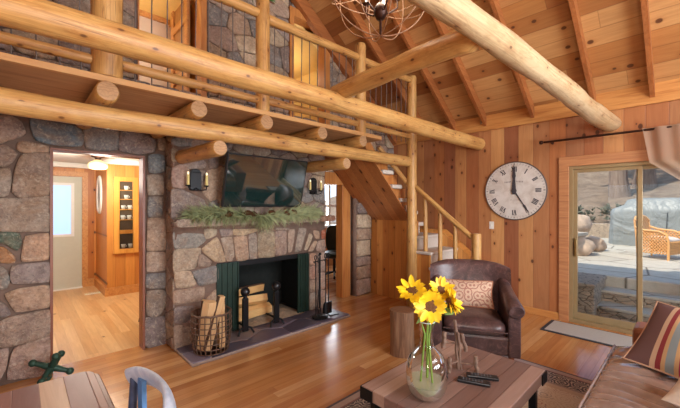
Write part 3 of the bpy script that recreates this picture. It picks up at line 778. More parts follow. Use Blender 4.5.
for i, (dx, dy, L, r, rx, ry, rz, nm) in enumerate((
    (-.085, -.07, .56, .055, .12, -.16, 1.2, 'leaning left at the basket front'), (.02, -.085, .60, .05, .14, -.22, 2.4, 'tallest at the basket front'),
    (.09, -.03, .52, .045, -.1, .1, .4, 'upright at the right side of the basket'), (-.05, .05, .54, .055, -.05, -.1, 3.3, 'behind the left one in the basket'),
    (.06, .08, .48, .05, .08, .06, 5, 'at the back of the basket'))):
    split_log('firewood', 'split firewood piece ' + nm, 'firewood', 'firewood in the wire basket', L * .92, r * 1.22, (LB[0] + dx * .9, LB[1] + dy * .9, .06 + L * .46), (rx, ry, rz), 11 + i, cut)
for i, (x, y, z, L, rz, nm) in enumerate(((2.12, 3.90, .2, .66, .08, 'lowest in the grate at the front'), (2.12, 4.05, .21, .66, -.05, 'lowest in the grate at the back'), (2.08, 3.95, .32, .6, -.14, 'in the middle of the grate pile'), (2.1, 3.97, .44, .54, .12, 'on top of the grate pile'))):
    split_log('fire_log', 'split log laid across the andirons, ' + nm, 'firewood', 'logs stacked in the firebox', L, .075, (x, y, z), (.4 * i - .5, 0, rz), 31 + i, cutx, 'x')
ash = plain('ash', srgb(150, 128, 104), .95, 0, .4, 25, .9)
w = MB(); w.sheet(lambda u, v: V((1.95 + .95 * u, 3.78 + .6 * v, .05 + .07 * math.sin(u * 3.14) * math.sin(v * 3.14) * (1.1 + mnoise.noise(V((u * 9, v * 9, 2)))))), 24, 14)
tag(w.build('ash_bed', ash, smooth=True), 'pale ash and wood chips spread over the firebox floor', 'ash', kind='stuff')

# fire tools
ft = T('fire_tool_set', 'black iron fireplace tool set standing right of the firebox', 'fire tools', (2.95, 3.5, .04), .2)
w = MB(); w.lathe([(.001, 0), (.11, 0), (.11, .012), (.03, .022), (.012, .05)], 20); w.build('base', M['iron'], ft, smooth=False)
w = MB(); w.tube([(0, 0, .02), (0, 0, .84)], .009, 8); w.ball((0, 0, .86), .02, 10); w.build('pole', M['iron'], ft, smooth=True)
w = MB(); w.bar((-.14, 0, .77), (.14, 0, .77), .012, .012)
for x in (-.14, -.07, .07, .14): w.tube([(x, 0, .77), (x, -.03, .755), (x, -.04, .775)], .005, 6)
w.build('crossbar', M['iron'], ft)
def tool(nm, x, fn):
    w = MB(); w.tube([(x, -.04, .15), (x, -.035, .80)], .0065, 8)
    w.tube([(x + .02 * math.cos(a / 8 * 6.283), -.035, .83 + .03 * math.sin(a / 8 * 6.283)) for a in range(8)], .006, 6, closed=True)
    fn(w, x); w.build(nm, M['iron'], ft, smooth=False)
tool('shovel', .14, lambda w, x: w.box(x - .055, x + .055, -.055, -.04, .03, .19))
tool('brush', .07, lambda w, x: w.lathe([(.012, .2), (.03, .17), (.045, .05), (.001, .05)], 12, (x, -.04, 0)))
tool('poker', -.14, lambda w, x: w.tube([(x, -.04, .15), (x, -.04, .04), (x + .03, -.05, .08)], .006, 6))
tool('tongs', -.07, lambda w, x: (w.tube([(x - .01, -.04, .4), (x - .03, -.04, .2), (x - .005, -.04, .05)], .005, 6), w.tube([(x + .01, -.04, .4), (x + .03, -.04, .2), (x + .005, -.04, .05)], .005, 6)))
dp = T('dustpan', 'grey dustpan lying on the hearth beside the fire tools', 'dustpan', (3.16, 3.44, .038), -.3)
w = MB(); w.prism([(-.07, 0), (.07, 0), (.06, .14), (-.06, .14)], 2, 0, .012); w.build('pan', M['black'], dp)
w = MB(); w.bar((0, .13, .012), (0, .24, .02), .02, .012); w.build('handle', M['iron'], dp)

# ---------------- television ----------------
scr = NT('tv_screen'); scr.fin((.008, .026, .024), .04, 0, 1.0); scr.b.inputs['Coat Weight'].default_value = 1; scr.b.inputs['Coat IOR'].default_value = 1.9; scr.b.inputs['Coat Roughness'].default_value = .02
tv = T('television', 'large flat black television tilted forward above the mantel', 'television', (2.19, 3.66, 1.54))
tilt = math.atan2(.15, .59)
MT = Matrix.Rotation(tilt, 4, 'X')
w = MB(); w.box(-.55, .55, -.012, .03, 0, .615, 0, MT); w.build('housing', M['black'], tv, bevel=.004)
w = MB(); w.box(-.535, .535, -.0135, -.0121, .02, .6, 0, MT); w.build('screen', scr.mat, tv)
w = MB(); w.box(-.12, .12, .03, .07, .2, .4, 0, MT); w.bar(MT @ V((0, .05, .3)), (0, .18, .3), .08, .12); w.build('wall_mount', M['iron'], tv)

# ---------------- sconces ----------------
def sconce(x, label):
    s = T('wall_sconce', label, 'sconce', (x, 3.8, 1.70), 0, 'candle sconces on the chimney')
    w = MB(); w.box(-.06, .06, -.005, .02, .02, .22); w.prism([(-.06, .22), (.06, .22), (.04, .25), (0, .262), (-.04, .25)], 1, -.005, .02); w.build('back_plate', M['iron'], s, bevel=.003)
    w = MB(); w.tube([(-.1, -.05, .07), (-.09, -.06, .03), (-.03, -.04, .02), (0, 0, .05), (.03, -.04, .02), (.09, -.06, .03), (.1, -.05, .07)], .007, 6)
    for sx in (-.1, .1): w.lathe([(.005, .06), (.028, .07), (.028, .078), (.014, .078)], 12, (sx, -.05, 0))
    w.build('arm', M['iron'], s, smooth=True)
    for sx in (-.1, .1):
        w = MB(); w.lathe([(.001, .078), (.014, .078), (.014, .19), (.001, .19)], 12, (sx, -.05, 0)); cd = w.build('candle', M['candle'], s)
        w = MB(); w.ball((sx, -.05, .205), .012, 8, sz=1.6); w.build('bulb', emis('sconce_bulb', (1, .82, .55), .8), cd, smooth=True)
sconce(1.41, 'two candle iron wall sconce left of the television')
sconce(3.08, 'two candle iron wall sconce right of the television')

# ---------------- mantel garland ----------------
needle = plain('pine_needle', srgb(150, 156, 112), .6, 0, .45, 15)
cone = plain('pine_cone', srgb(112, 76, 46), .8, 0, .3, 40, .6)
gl = T('pine_garland', 'green pine garland with brown cones draped along the mantel', 'garland', (2.15, 3.68, 1.41))
rg = random.Random(5); w = MB()
def spray(w, c, d, n, L, spread, rg, wd=.0035, zmin=None):
    d = V(d).normalized()
    for _ in range(n):
        v = (d + V((rg.gauss(0, spread), rg.gauss(0, spread), rg.gauss(0, spread)))).normalized()
        l = L * rg.uniform(.6, 1.1); e = V(c) + v * l; s = v.cross(V((rg.uniform(-1, 1), rg.uniform(-1, 1), .3))).normalized() * wd
        b = V(c); m = (b + e) / 2 + V((0, 0, .01))
        if e.y > 3.8: e.y = 3.8 - rg.uniform(0, .03)
        if m.y > 3.8: m.y = 3.78
        if zmin is not None: e.z = max(e.z, zmin) if e.y > 3.64 else e.z
        w.add([b - s, b + s, m + s, e, m - s], [(0, 1, 2, 3, 4)])
for k in range(130):
    u = k / 129; x = 1.34 + 1.66 * u; side = -1 if x < 2.17 else 1
    y = 3.70 + .03 * math.sin(k); z = 1.44 + .035 * math.sin(u * 9)
    spray(w, (x, y, z), (side * .9, -.4, .05), 13, .2, .4, rg, .0042, zmin=1.42)
    if k % 2 == 0: spray(w, (x, 3.66, 1.43), (side * .6, -.5, -.7), 10, .17, .4, rg, .0042)
for k in range(12): spray(w, (2.1 + .012 * k, 3.64, 1.44), (.1 * math.sin(k * 2), -.4, -1), 14, .24, .3, rg, .0045)
w.build('needles', needle, gl, world=True)
w = MB(); w.tube([(1.36 + 1.6 * k / 16, 3.71 + .01 * math.sin(k), 1.435 + .015 * math.sin(k * .9)) for k in range(17)], .01, 6); w.build('branch', bark, gl, world=True)
def pcone(c, rot, r=.035, L=.09):
    w = MB(); Mx = Matrix.Translation(c) @ rot
    for j in range(8):
        t = j / 7; rr = r * math.sin(.5 + 2.4 * t) ; z = (t - .5) * L
        for q in range(8):
            a = 6.283 * (q + .5 * (j % 2)) / 8
            p0 = V((0, 0, z - .006)); d = V((math.cos(a), math.sin(a), .35)); sd = V((-math.sin(a), math.cos(a), 0)) * .012
            w.add([Mx @ p0, Mx @ (p0 + d * rr * .8 - sd), Mx @ (p0 + d * rr * 1.15), Mx @ (p0 + d * rr * .8 + sd), Mx @ (p0 + V((0, 0, .012)))], [(0, 1, 2, 3), (1, 4, 3, 2), (0, 1, 4), (0, 4, 3)])
    return w
for i, x in enumerate((1.72, 1.95, 2.02, 2.28, 2.5, 2.62)):
    pcone(V((x, 3.63, 1.455 + .012 * (i % 2))), Matrix.Rotation(1.3 + .2 * i, 4, 'Y') @ Matrix.Rotation(i, 4, 'Z')).build('pine_cone', cone, gl, world=True)

# ---------------- wall clock ----------------
cf = NT('clock_face'); vv = cf.coord(); nn = cf.noise(vv, 6, 5, .7, .6)
cf.fin(cf.mix(cf.ramp(nn.outputs[0], [(.4, 0.), (.75, .7)]), srgb(214, 208, 200), srgb(172, 156, 140)), .6)
ink = plain('clock_ink', srgb(64, 60, 66), .6, 0, .1)
ck = T('wall_clock', 'large round weathered white wall clock with roman numerals on the right wall', 'clock', (XB - .005, 1.85, 1.775), rot=(R(90), 0, R(-90)))
ck.scale = (.885, .885, 1)
# local: x right, y up, z towards the room
w = MB(); w.lathe([(.001, 0), (.48, 0), (.48, .02), (.001, .02)], 64); w.build('face', cf.mat, ck)
w = MB(); w.tube([(math.cos(6.2832 * k / 64) * .482, math.sin(6.2832 * k / 64) * .482, .012) for k in range(64)], .011, 8, closed=True); w.build('rim', plain('clock_rim', srgb(92, 80, 76), .5, .2, .2), ck, smooth=True)
w = MB()
for k in range(60):
    a = 6.2832 * k / 60; Mr = Matrix.Rotation(a, 4, 'Z'); l = .03 if k % 5 else .03; ww = .003 if k % 5 else .006
    w.box(-ww, ww, .435, .435 + l, .02, .0215, 0, Mr)
w.build('minute_marks', ink, ck)
def numeral(txt):
    w = MB(); H = .088; adv = {'I': .022, 'V': .05, 'X': .05}
    W_ = sum(adv[c] for c in txt); x = -W_ / 2
    for c in txt:
        a = adv[c]; xc = x + a / 2
        if c == 'I': w.box(xc - .0085, xc + .0085, -H / 2, H / 2, .02, .0212)
        if c == 'V': w.bar((xc - .019, H / 2, .0206), (xc, -H / 2, .0206), .016, .0012); w.bar((xc + .019, H / 2, .0206), (xc, -H / 2, .0206), .009, .0012)
        if c == 'X': w.bar((xc - .019, H / 2, .0206), (xc + .019, -H / 2, .0206), .016, .0012); w.bar((xc + .019, H / 2, .0206), (xc - .019, -H / 2, .0206), .009, .0012)
        w.box(xc - a * .42, xc + a * .42, H / 2 - .004, H / 2, .02, .0214); w.box(xc - a * .42, xc + a * .42, -H / 2, -H / 2 + .004, .02, .0214)
        x += a
    return w
for k, tx in enumerate(('XII', 'I', 'II', 'III', 'IIII', 'V', 'VI', 'VII', 'VIII', 'IX', 'X', 'XI')):
    a = -6.2832 * k / 12; w = numeral(tx); Mr = Matrix.Rotation(a, 4, 'Z') @ Matrix.Translation((0, .365, 0))
    w.v = [Mr @ p for p in w.v]; w.build('numeral', ink, ck)
w = MB()
for k in range(13):
    if k in (5,): continue
    w.box(-.155 + k * .023, -.140 + k * .023, .135 + .0006 * (6 - abs(k - 6)) ** 2, .162 + .0006 * (6 - abs(k - 6)) ** 2, .02, .021)
for k in range(9): w.box(-.06 + k * .014, -.052 + k * .014, -.16, -.148, .02, .021)
w.build('faded_lettering', plain('faded_ink', srgb(150, 138, 132), .7), ck)
def hand(nm, ang, L, wd, tail, z):
    w = MB(); w.prism([(-wd, -tail), (wd, -tail), (wd * .8, 0), (wd * .45, L * .6), (wd * 1.2, L * .68), (0, L), (-wd * 1.2, L * .68), (-wd * .45, L * .6), (-wd * .8, 0)], 2, z, z + .004)
    Mr = Matrix.Rotation(R(-ang), 4, 'Z'); w.v = [Mr @ p for p in w.v]; w.build(nm, ink, ck)
w = MB(); w.prism([(-.028, -.06), (.028, -.06), (.034, .0), (.02, .2), (.03, .25), (.0, .45), (-.03, .25), (-.02, .2), (-.034, .0)], 2, .03, .034)
w.build('minute_hand', ink, ck)
hand('hour_hand', 148, .44, .016, .05, .025)
w = MB(); w.lathe([(.001, .02), (.04, .02), (.04, .037), (.001, .04)], 20); w.build('hub', ink, ck)

# ---------------- light switch, sensors ----------------
ls = T('light_switch', 'cream light switch plate on the pine wall below the clock', 'light switch', (XB, 2.19, 1.25))
w = MB(); w.box(-.008, 0, -.036, .036, -.058, .058); w.build('plate', M['white'], ls, bevel=.003)
w = MB(); w.box(-.02, -.008, -.006, .006, -.014, .014); w.build('toggle', M['white'], ls)
sn = T('thermostat', 'small white thermostat with dark display under the stairs', 'thermostat', (4.46, 3.12, 1.52))
w = MB(); w.box(-.05, .05, 0, .03, -.045, .045); w.build('case', M['white'], sn, bevel=.006)
w = MB(); w.box(-.028, .028, -.003, 0, -.02, .022); w.build('display', M['black'], sn)
sp = T('wall_sensor', 'small tan sensor box high on the wall at the rafter end', 'sensor', (XB - .03, 2.32, 2.9))
w = MB(); w.box(-.03, 0, -.03, .03, -.05, .05); w.build('case', plain('tan_plastic', srgb(176, 150, 120), .5), sp, bevel=.005)
w = MB(); w.ball((-.03, 0, -.02), .014, 10); w.build('lens', M['black'], sp)

# ---------------- patio door ----------------
alm = plain('bronze_door_frame', srgb(158, 136, 98), .35, .3, .08)
pd = bpy.data.objects.new('door_1', None); COL.objects.link(pd); pd.location = (XB, .2, 0); struct(pd)
w = MB()
x0, x1 = XB - .0, XB + .12
w.box(x0, x1, PD1 - .045, PD1, 0, PDT); w.box(x0, x1, PD0, PD0 + .045, 0, PDT); w.box(x0, x1, PD0, PD1, PDT - .045, PDT); w.box(x0 - .01, x1, PD0, PD1, 0, .05)
w.build('door_frame', alm, pd, world=True, bevel=.003)
mid = .46
sashes = []
def panel(ya, yb, xx, nm):
    w = MB(); b = .045
    w.box(xx, xx + .03, ya, ya + b, .05, PDT - .045); w.box(xx, xx + .03, yb - b, yb, .05, PDT - .045)
    w.box(xx, xx + .03, ya, yb, .05, .14); w.box(xx, xx + .03, ya, yb, PDT - .09, PDT - .045)
    sa = w.build('sash', alm, pd, world=True, bevel=.003)
    sashes.append(sa)
    w = MB(); w.box(xx + .013, xx + .017, ya + b - .005, yb - b + .005, .13, PDT - .08); w.build('pane', M['glass'], pd, world=True)
panel(mid - .03, PD1 - .045, XB + .02, 0); panel(PD0 + .045, mid + .03, XB + .065, 1)
w = MB(); w.box(XB - .02, XB + .02, PD1 - .085, PD1 - .06, .88, 1.12); w.build('handle', plain('brass', srgb(150, 120, 70), .3, .8), sashes[0], world=True, bevel=.004)
w = MB(); c_ = .115
w.box(XB - .025, XB, PD1, PD1 + c_, 0, PDT + .02); w.box(XB - .028, XB, PD0 - c_, PD1 + c_, PDT - .0, PDT + .13); w.box(XB - .025, XB, PD0 - c_, PD0, 0, PDT)
struct(w.build('trim_5', flatgrain('casing_wood', [srgb(150, 92, 58), srgb(186, 124, 80), srgb(200, 140, 92)], 'y', .42), bevel=.004))

# curtain
crd = T('curtain_rod', 'long dark metal curtain rod above the patio door', 'curtain rod', (5.24, .3, 2.43))
w = MB(); w.tube([(5.25, -1.2, 2.43), (5.25, 1.44, 2.43)], .014, 10); w.build('rod', M['bronze'], crd, world=True, smooth=True)
w = MB(); w.ball((5.25, 1.47, 2.43), .028, 12); w.build('finial', M['bronze'], crd, world=True, smooth=True)
w = MB(); w.bar((5.25, 1.36, 2.43), (XB, 1.36, 2.42), .02, .02); w.bar((5.25, -1.1, 2.43), (XB, -1.1, 2.42), .02, .02); w.build('bracket', M['bronze'], crd, world=True)
cu = NT('sheer_curtain'); tr = cu.n('ShaderNodeBsdfTranslucent', Color=(*srgb(216, 190, 166), 1)); df = cu.n('ShaderNodeBsdfDiffuse', Color=(*srgb(196, 168, 144), 1)); tp = cu.n('ShaderNodeBsdfTransparent')
m1 = cu.n('ShaderNodeMixShader', Fac=.45); cu.set(m1.inputs[1], df.outputs[0]); cu.set(m1.inputs[2], tr.outputs[0])
m2 = cu.n('ShaderNodeMixShader', Fac=.22); cu.set(m2.inputs[1], m1.outputs[0]); cu.set(m2.inputs[2], tp.outputs[0]); cu.t.links.new(m2.outputs[0], cu.out.inputs[0])
w = MB()
def cur(u, v):
    zt = 2.45; left = .42 - .22 * min(v, .3) - max(0, v - .27) * 1.7; right = -1.05 - .0 * v
    left = max(left, -.8); y = left + (right - left) * u
    z = zt - v * 1.5 + .04 * math.sin(u * 12) * v
    return V((5.235 + .018 * math.sin(u * 52 + 2 * v) * (1 - .3 * v) + .012 * math.sin(u * 31), y, z))
w.sheet(cur, 160, 30)
tag(w.build('curtain', cu.mat, smooth=True), 'sheer tan curtain gathered on the rod and swept to the right of the patio door', 'curtain')

# ---------------- chandelier ----------------
CH = V((1.86, 1.54, 3.12))
ch = T('chandelier', 'open wire globe chandelier with candle lamps hanging from the ridge', 'chandelier', CH)
orb = plain('rusty_cream_metal', srgb(160, 124, 96), .5, .1, .2, 30)
def ring(Mx, r, rr=.0042):
    w = MB(); w.tube([Mx @ V((math.cos(6.2832 * k / 56) * r, math.sin(6.2832 * k / 56) * r, 0)) for k in range(56)], rr, 6, closed=True)
    w.build('hoop', orb, ch, smooth=True)
for a in (10, 55, 100, 145): ring(Matrix.Rotation(R(a), 4, 'Z') @ Matrix.Rotation(R(90), 4, 'X'), .36)
for a, b in ((0, 0), (24, 40), (-30, 100)): ring(Matrix.Rotation(R(b), 4, 'Z') @ Matrix.Rotation(R(a), 4, 'X'), .365)
w = MB(); w.tube([(0, 0, -.36), (0, 0, .38)], .009, 8); w.lathe([(.001, -.25), (.03, -.24), (.05, -.2), (.045, -.16), (.02, -.13)], 16); w.build('stem', M['bronze'], ch, smooth=True)
w = MB(); w.tube([(0, 0, .38), (0, 0, cz(CH.x) - CH.z - .02)], .006, 6); w.build('chain', M['bronze'], ch, smooth=True)
for k in range(5):
    a = 6.2832 * k / 5 + .5; c, s = math.cos(a), math.sin(a)
    w = MB(); w.tube([(0, 0, -.18), (c * .06, s * .06, -.2), (c * .12, s * .12, -.16), (c * .12, s * .12, -.1)], .006, 6); w.lathe([(.005, -.1), (.025, -.095), (.026, -.09)], 10, (c * .12, s * .12, 0)); am_ = w.build('arm', M['bronze'], ch, smooth=True)
    w = MB(); w.lathe([(.011, -.09), (.011, -.0), (.001, .0)], 10, (c * .12, s * .12, 0)); w.build('candle_sleeve', M['white'], am_)
    w = MB(); w.ball((c * .12, s * .12, .025), .014, 10, sz=1.7); w.build('bulb', emis('candelabra_bulb', (1, .85, .6), .9), am_, smooth=True)
light('POINT', 'chandelier_light', (CH.x, CH.y, CH.z - .02), (0, 0, 0), 9, (1, .88, .7), .12)

# ---------------- armchair ----------------
le = NT('brown_leather'); v = le.coord(); n1 = le.noise(v, 7, 5, .65, .8); n2 = le.noise(v, 160, 2)
wv = le.noise(v, 4, 4, .6, 2.5)
cr_ = le.ramp(le.m('ABSOLUTE', le.m('SUBTRACT', wv.outputs[0], .5)), [(0., .75), (.025, 0.)])
c = le.ramp(n1.outputs[0], [(.3, srgb(58, 44, 46)), (.55, srgb(90, 66, 64)), (.75, srgb(122, 98, 96))])
le.fin(le.mix(le.m('MULTIPLY', cr_, .22), c, srgb(178, 142, 130)), .28); le.bump(le.m('ADD', n1.outputs[0], le.m('MULTIPLY', n2.outputs[0], .1)), .3, .01)
LE = le.mat
ac = T('armchair', 'worn brown leather club armchair on the rug facing the room', 'armchair', (3.5, 1.65, .012), R(-60))
w = MB(); w.box(-.36, .36, -.34, .36, .1, .29); w.build('base', LE, ac, bevel=.03)
def pad(w, x0, x1, y0, y1, z0, z1, n=14, puff=.04, seedv=0):
    P = []; cx, cy, cz_ = (x0 + x1) / 2, (y0 + y1) / 2, (z0 + z1) / 2
    ax, ay, az = (x1 - x0) / 2, (y1 - y0) / 2, (z1 - z0) / 2
    seg = n * 4; rows = 12; vs = []; fs = []
    for j in range(rows + 1):
        ph = -math.pi / 2 + math.pi * j / rows; e = .35
        sp_ = math.copysign(abs(math.sin(ph)) ** .8, math.sin(ph)); cp = max(0.0, math.cos(ph)) ** e
        for k in range(seg):
            t = 2 * math.pi * k / seg; ct, st_ = math.cos(t), math.sin(t)
            X = math.copysign(abs(ct) ** .32, ct); Y = math.copysign(abs(st_) ** .32, st_)
            p = V((cx + ax * X * cp, cy + ay * Y * cp, cz_ + (az + (puff if sp_ > 0 else 0) * (1 - abs(X * cp) ** 2.5) * (1 - abs(Y * cp) ** 2.5)) * sp_))
            p.z += .006 * mnoise.noise(p * 8 + V((seedv, 0, 0)))
            vs.append(p)
    for j in range(rows):
        for k in range(seg):
            fs.append((j * seg + k, j * seg + (k + 1) % seg, (j + 1) * seg + (k + 1) % seg, (j + 1) * seg + k))
    w.add(vs, fs); return w
w = pad(MB(), -.29, .29, -.40, .24, .28, .43, puff=.03); w.build('seat_cushion', LE, ac, smooth=True)
def backp(u, v, off):
    x = (u - .5) * 2; W_ = .43
    top = .85 - .055 * abs(x) ** 3.5
    z = .28 + (top - .28) * v
    return V((x * W_ * (1 - .04 * (1 - v)), .27 + .12 * v - .16 * abs(x) ** 3 + off + (.02 * math.sin(3.14 * v) * (1 if off < 0.05 else 0) * -1), z))
w = MB(); nu, nv = 24, 12
def P2(u, v):  # closed loop around: front then back
    if v < .44: return backp(u, v / .44, 0)
    if v < .56: t = (v - .44) / .12; a = math.pi * t; p = backp(u, 1, 0); q = backp(u, 1, .13); return (p + q) / 2 + V((0, -math.cos(a) * .065, math.sin(a) * .05))
    return backp(u, 1 - (v - .56) / .44, .13)
w.sheet(P2, 28, 32); b = w
for u in (0, 1):
    ringp = [P2(u, j / 32) for j in range(33)]; w.add(ringp, [tuple(range(33))])
w.build('backrest', LE, ac, smooth=True)
for sx in (-1, 1):
    w = MB(); x0, x1 = sorted((sx * .30, sx * .41))
    w.prism([(-.36, .1), (.34, .1), (.38, .66), (.1, .60), (-.36, .52)], 0, x0, x1)
    o = w.build('arm', LE, ac, bevel=.02)
    w = MB(); w.tube([(sx * .365, -.385, .545), (sx * .365, -.37, .55), (sx * .365, -.1, .585), (sx * .365, .15, .63), (sx * .36, .33, .69)], [.062, .075, .07, .065, .06], 18); w.build('arm_roll', LE, ac, smooth=True)
    for y in (-.33, .33):
        w = MB(); w.lathe([(.001, 0), (.018, 0), (.028, .11), (.001, .11)], 10, (sx * .33, y, 0)); w.build('leg', M['redwood'], ac)
w = MB(); w.tube([(-.29, -.405, .35), (0, -.415, .35), (.29, -.405, .35)], .006, 6); w.build('piping', LE, ac, smooth=True)
# lumbar pillow
def cushion(name, mat, corners, th, label, cat, piping=None, n=22, ears=.0, group=None):
    BL, BR, TR, TL = [V(c) for c in corners]; nrm = (BR - BL).cross(TL - BL).normalized()
    o0 = T(name, label, cat, (BL + BR + TR + TL) / 4, group=group)
    def P(u, v, s):
        pin = 1 - .05 * math.sin(math.pi * u) ; pinv = 1 - .05 * math.sin(math.pi * v)
        uu = .5 + (u - .5) * (1 - .07 * math.sin(math.pi * v)); vv = .5 + (v - .5) * (1 - .07 * math.sin(math.pi * u))
        p = BL.lerp(BR, uu).lerp(TL.lerp(TR, uu), vv)
        h = (max(0, math.sin(math.pi * u)) * max(0, math.sin(math.pi * v))) ** .55 * th / 2 * (1 + .15 * mnoise.noise(V((u * 3, v * 3, s + len(name)))))
        return p + nrm * h * s
    w = MB(); w.sheet(lambda u, v: P(u, v, 1), n, n); w.sheet(lambda u, v: P(u, v, -1), n, n)
    w.build('cover', mat, o0, world=True, smooth=True)
    if piping:
        pts = [P(i / 12, 0, 0) for i in range(12)] + [P(1, i / 12, 0) for i in range(12)] + [P(1 - i / 12, 1, 0) for i in range(12)] + [P(0, 1 - i / 12, 0) for i in range(12)]
        w = MB(); w.tube(pts, .006, 6, closed=True); w.build('piping', piping, o0, world=True, smooth=True)
    return o0
pz = NT('paisley'); v = pz.coord('UV'); sc_ = pz.n('ShaderNodeMapping', Vector=v); sc_.inputs['Scale'].default_value = (6.5, 3.2, 1)
vo = pz.n('ShaderNodeTexVoronoi', {'voronoi_dimensions': '2D'}, Vector=sc_.outputs[0], Scale=1.0); rings_ = pz.m('SINE', pz.m('MULTIPLY', vo.outputs['Distance'], 17))
n1 = pz.noise(sc_.outputs[0], 3, 4, .6, 2); rr = pz.m('SINE', pz.m('MULTIPLY', n1.outputs[0], 40))
c = pz.mix(pz.ramp(rings_, [(.35, 0.), (.6, .8)]), srgb(218, 186, 158), srgb(160, 88, 74)); c = pz.mix(pz.ramp(rr, [(.6, 0.), (.9, .6)]), c, srgb(130, 122, 110))
pz.fin(c, .9); pil = M['carpet']
am = wm(ac)
cushion('lumbar_pillow', pz.mat, [am @ V(p) for p in ((-.35, .02, .45), (.23, .02, .45), (.24, .17, .71), (-.36, .17, .71))], .13, 'tan and rust paisley lumbar pillow on the brown leather armchair', 'pillow', plain('rust_piping', srgb(176, 120, 92), .9))

# ---------------- rug ----------------
RX0, RX1, RY0, RY1 = .95, 3.66, -.75, 1.94
ru = NT('oriental_rug'); s = ru.sep(ru.coord())
ex = ru.m('MINIMUM', ru.m('SUBTRACT', s[0], RX0), ru.m('SUBTRACT', RX1, s[0])); ey = ru.m('MINIMUM', ru.m('SUBTRACT', s[1], RY0), ru.m('SUBTRACT', RY1, s[1])); e = ru.m('MINIMUM', ex, ey)
band = ru.ramp(e, [(0., srgb(46, 40, 56)), (.02, srgb(172, 156, 150)), (.075, srgb(130, 86, 84)), (.09, srgb(40, 38, 56)), (.30, srgb(150, 138, 134)), (.325, srgb(190, 174, 154)), (.39, srgb(214, 208, 194))], 'CONSTANT')
vo = ru.n('ShaderNodeTexVoronoi', {'voronoi_dimensions': '2D'}, Vector=ru.coord(), Scale=9.0); nz = ru.noise(ru.coord(), 11, 4, .6, 1.5)
pt = ru.ramp(ru.m('SINE', ru.m('ADD', ru.m('MULTIPLY', vo.outputs['Distance'], 30), ru.m('MULTIPLY', nz.outputs[0], 14))), [(.35, 0.), (.6, 1.)])
pc = ru.ramp(ru.sep(vo.outputs['Color'])[0], [(0., srgb(186, 170, 150)), (.4, srgb(140, 80, 80)), (.6, srgb(190, 170, 146)), (.85, srgb(110, 112, 120))], 'CONSTANT')
inb = ru.m('MULTIPLY', ru.m('GREATER_THAN', e, .1), ru.m('LESS_THAN', e, .3)); fld = ru.m('GREATER_THAN', e, .39)
col = ru.mix(ru.m('MULTIPLY', ru.m('MULTIPLY', pt, inb), .85), band, srgb(206, 198, 186)); col = ru.mix(ru.m('MULTIPLY', ru.m('MULTIPLY', pt, fld), .6), col, pc)
fn = ru.noise(ru.coord(), 180, 2); ru.bump(fn.outputs[0], .5, .004); ru.fin(ru.mix(.15, col, fn.outputs[0]), .95)
w = MB(); w.box(RX0, RX1, RY0, RY1, 0.001, .013); tag(w.build('area_rug', ru.mat, bevel=.003), 'cream and navy patterned oriental area rug under the coffee table', 'rug')
# runner mat at the patio door
mt = T('door_mat', 'pale grey door mat with dark border in front of the patio door', 'mat', (4.98, .55, 0))
w = MB(); w.box(-.255, .255, -.85, .79, .001, .008); w.build('border', plain('mat_border', srgb(52, 50, 56), .9), mt)
w = MB(); w.box(-.215, .235, -.82, .75, .008, .0105); w.build('mat_field', plain('grey_mat', srgb(176, 172, 164), .95, 0, .12, 80, .5), mt)

# ---------------- stump ----------------
sk = T('stump_table', 'brown tree stump side table between the hearth and the armchair', 'stump', (2.92, 2.12, 0))
sb = flatgrain('stump_bark', [srgb(92, 60, 42), srgb(140, 100, 72), srgb(172, 132, 98)], 'z', .7, 26, .8)
w = MB(); pr = []
for j in range(9):
    z = .46 * j / 8
    for k in range(28):
        a = 6.2832 * k / 28; r = .122 * (1 + .06 * math.sin(3 * a + z * 2) + .05 * mnoise.noise(V((math.cos(a) * 2, math.sin(a) * 2, z * 2)))) * (1.06 - .08 * math.sin(z * 6)); pr.append(V((r * math.cos(a), r * math.sin(a), z)))
w.add(pr, [(j * 28 + k, j * 28 + (k + 1) % 28, (j + 1) * 28 + (k + 1) % 28, (j + 1) * 28 + k) for j in range(8) for k in range(28)]); w.build('trunk', sb, sk, smooth=True)
w = MB(); w.add([p.copy() for p in pr[-28:]] + [p * .93 + V((0, 0, .036)) for p in pr[-28:]], [(k, (k + 1) % 28, 28 + (k + 1) % 28, 28 + k) for k in range(28)] + [tuple(range(28, 56))]); w.build('cut_top', flatgrain('stump_top', [srgb(110, 74, 52), srgb(146, 104, 76)], 'y', .5), sk)

# ---------------- coffee table ----------------
tw = planks('grey_plank_top', 'y', 'x', .09, [srgb(124, 94, 84), srgb(164, 132, 118), srgb(106, 80, 74), srgb(146, 114, 104), srgb(176, 146, 130)], .36, .05, 0, .0, .6)
ct = T('coffee_table', 'low plank coffee table with black iron corners and frame on the rug', 'coffee table', (2.04, 1.05, .013))
w = MB(); w.box(-.52, .52, -.36, .36, .365, .437); w.build('tabletop', tw, ct, bevel=.005)
for sx in (-1, 1):
    for sy in (-1, 1):
        w = MB()
        xa, xb = sorted((sx * .525, sx * .43)); ya, yb = sorted((sy * .365, sy * .27))
        w.box(xa, xb, sy * .3645 - .003, sy * .3645 + .003, .362, .432); w.box(sx * .5245 - .003, sx * .5245 + .003, ya, yb, .362, .432)
        w.build('corner_bracket', M['iron'], ct)
        w = MB(); w.box(sx * .46 - .022, sx * .46 + .022, sy * .3 - .022, sy * .3 + .022, .0, .365); w.build('leg', M['iron'], ct, bevel=.003)
for sx in (-1, 1):
    w = MB(); w.bar((sx * .46, -.29, .05), (sx * .46, .29, .34), .02, .02); w.bar((sx * .46, .29, .05), (sx * .46, -.29, .34), .02, .02); w.bar((sx * .46, -.3, .345), (sx * .46, .3, .345), .03, .03)
    w.tube([(sx * .46, .11 * math.cos(6.2832 * k / 24), .19 + .11 * math.sin(6.2832 * k / 24)) for k in range(24)], .008, 6, closed=True)
    w.build('cross_brace', M['iron'], ct)
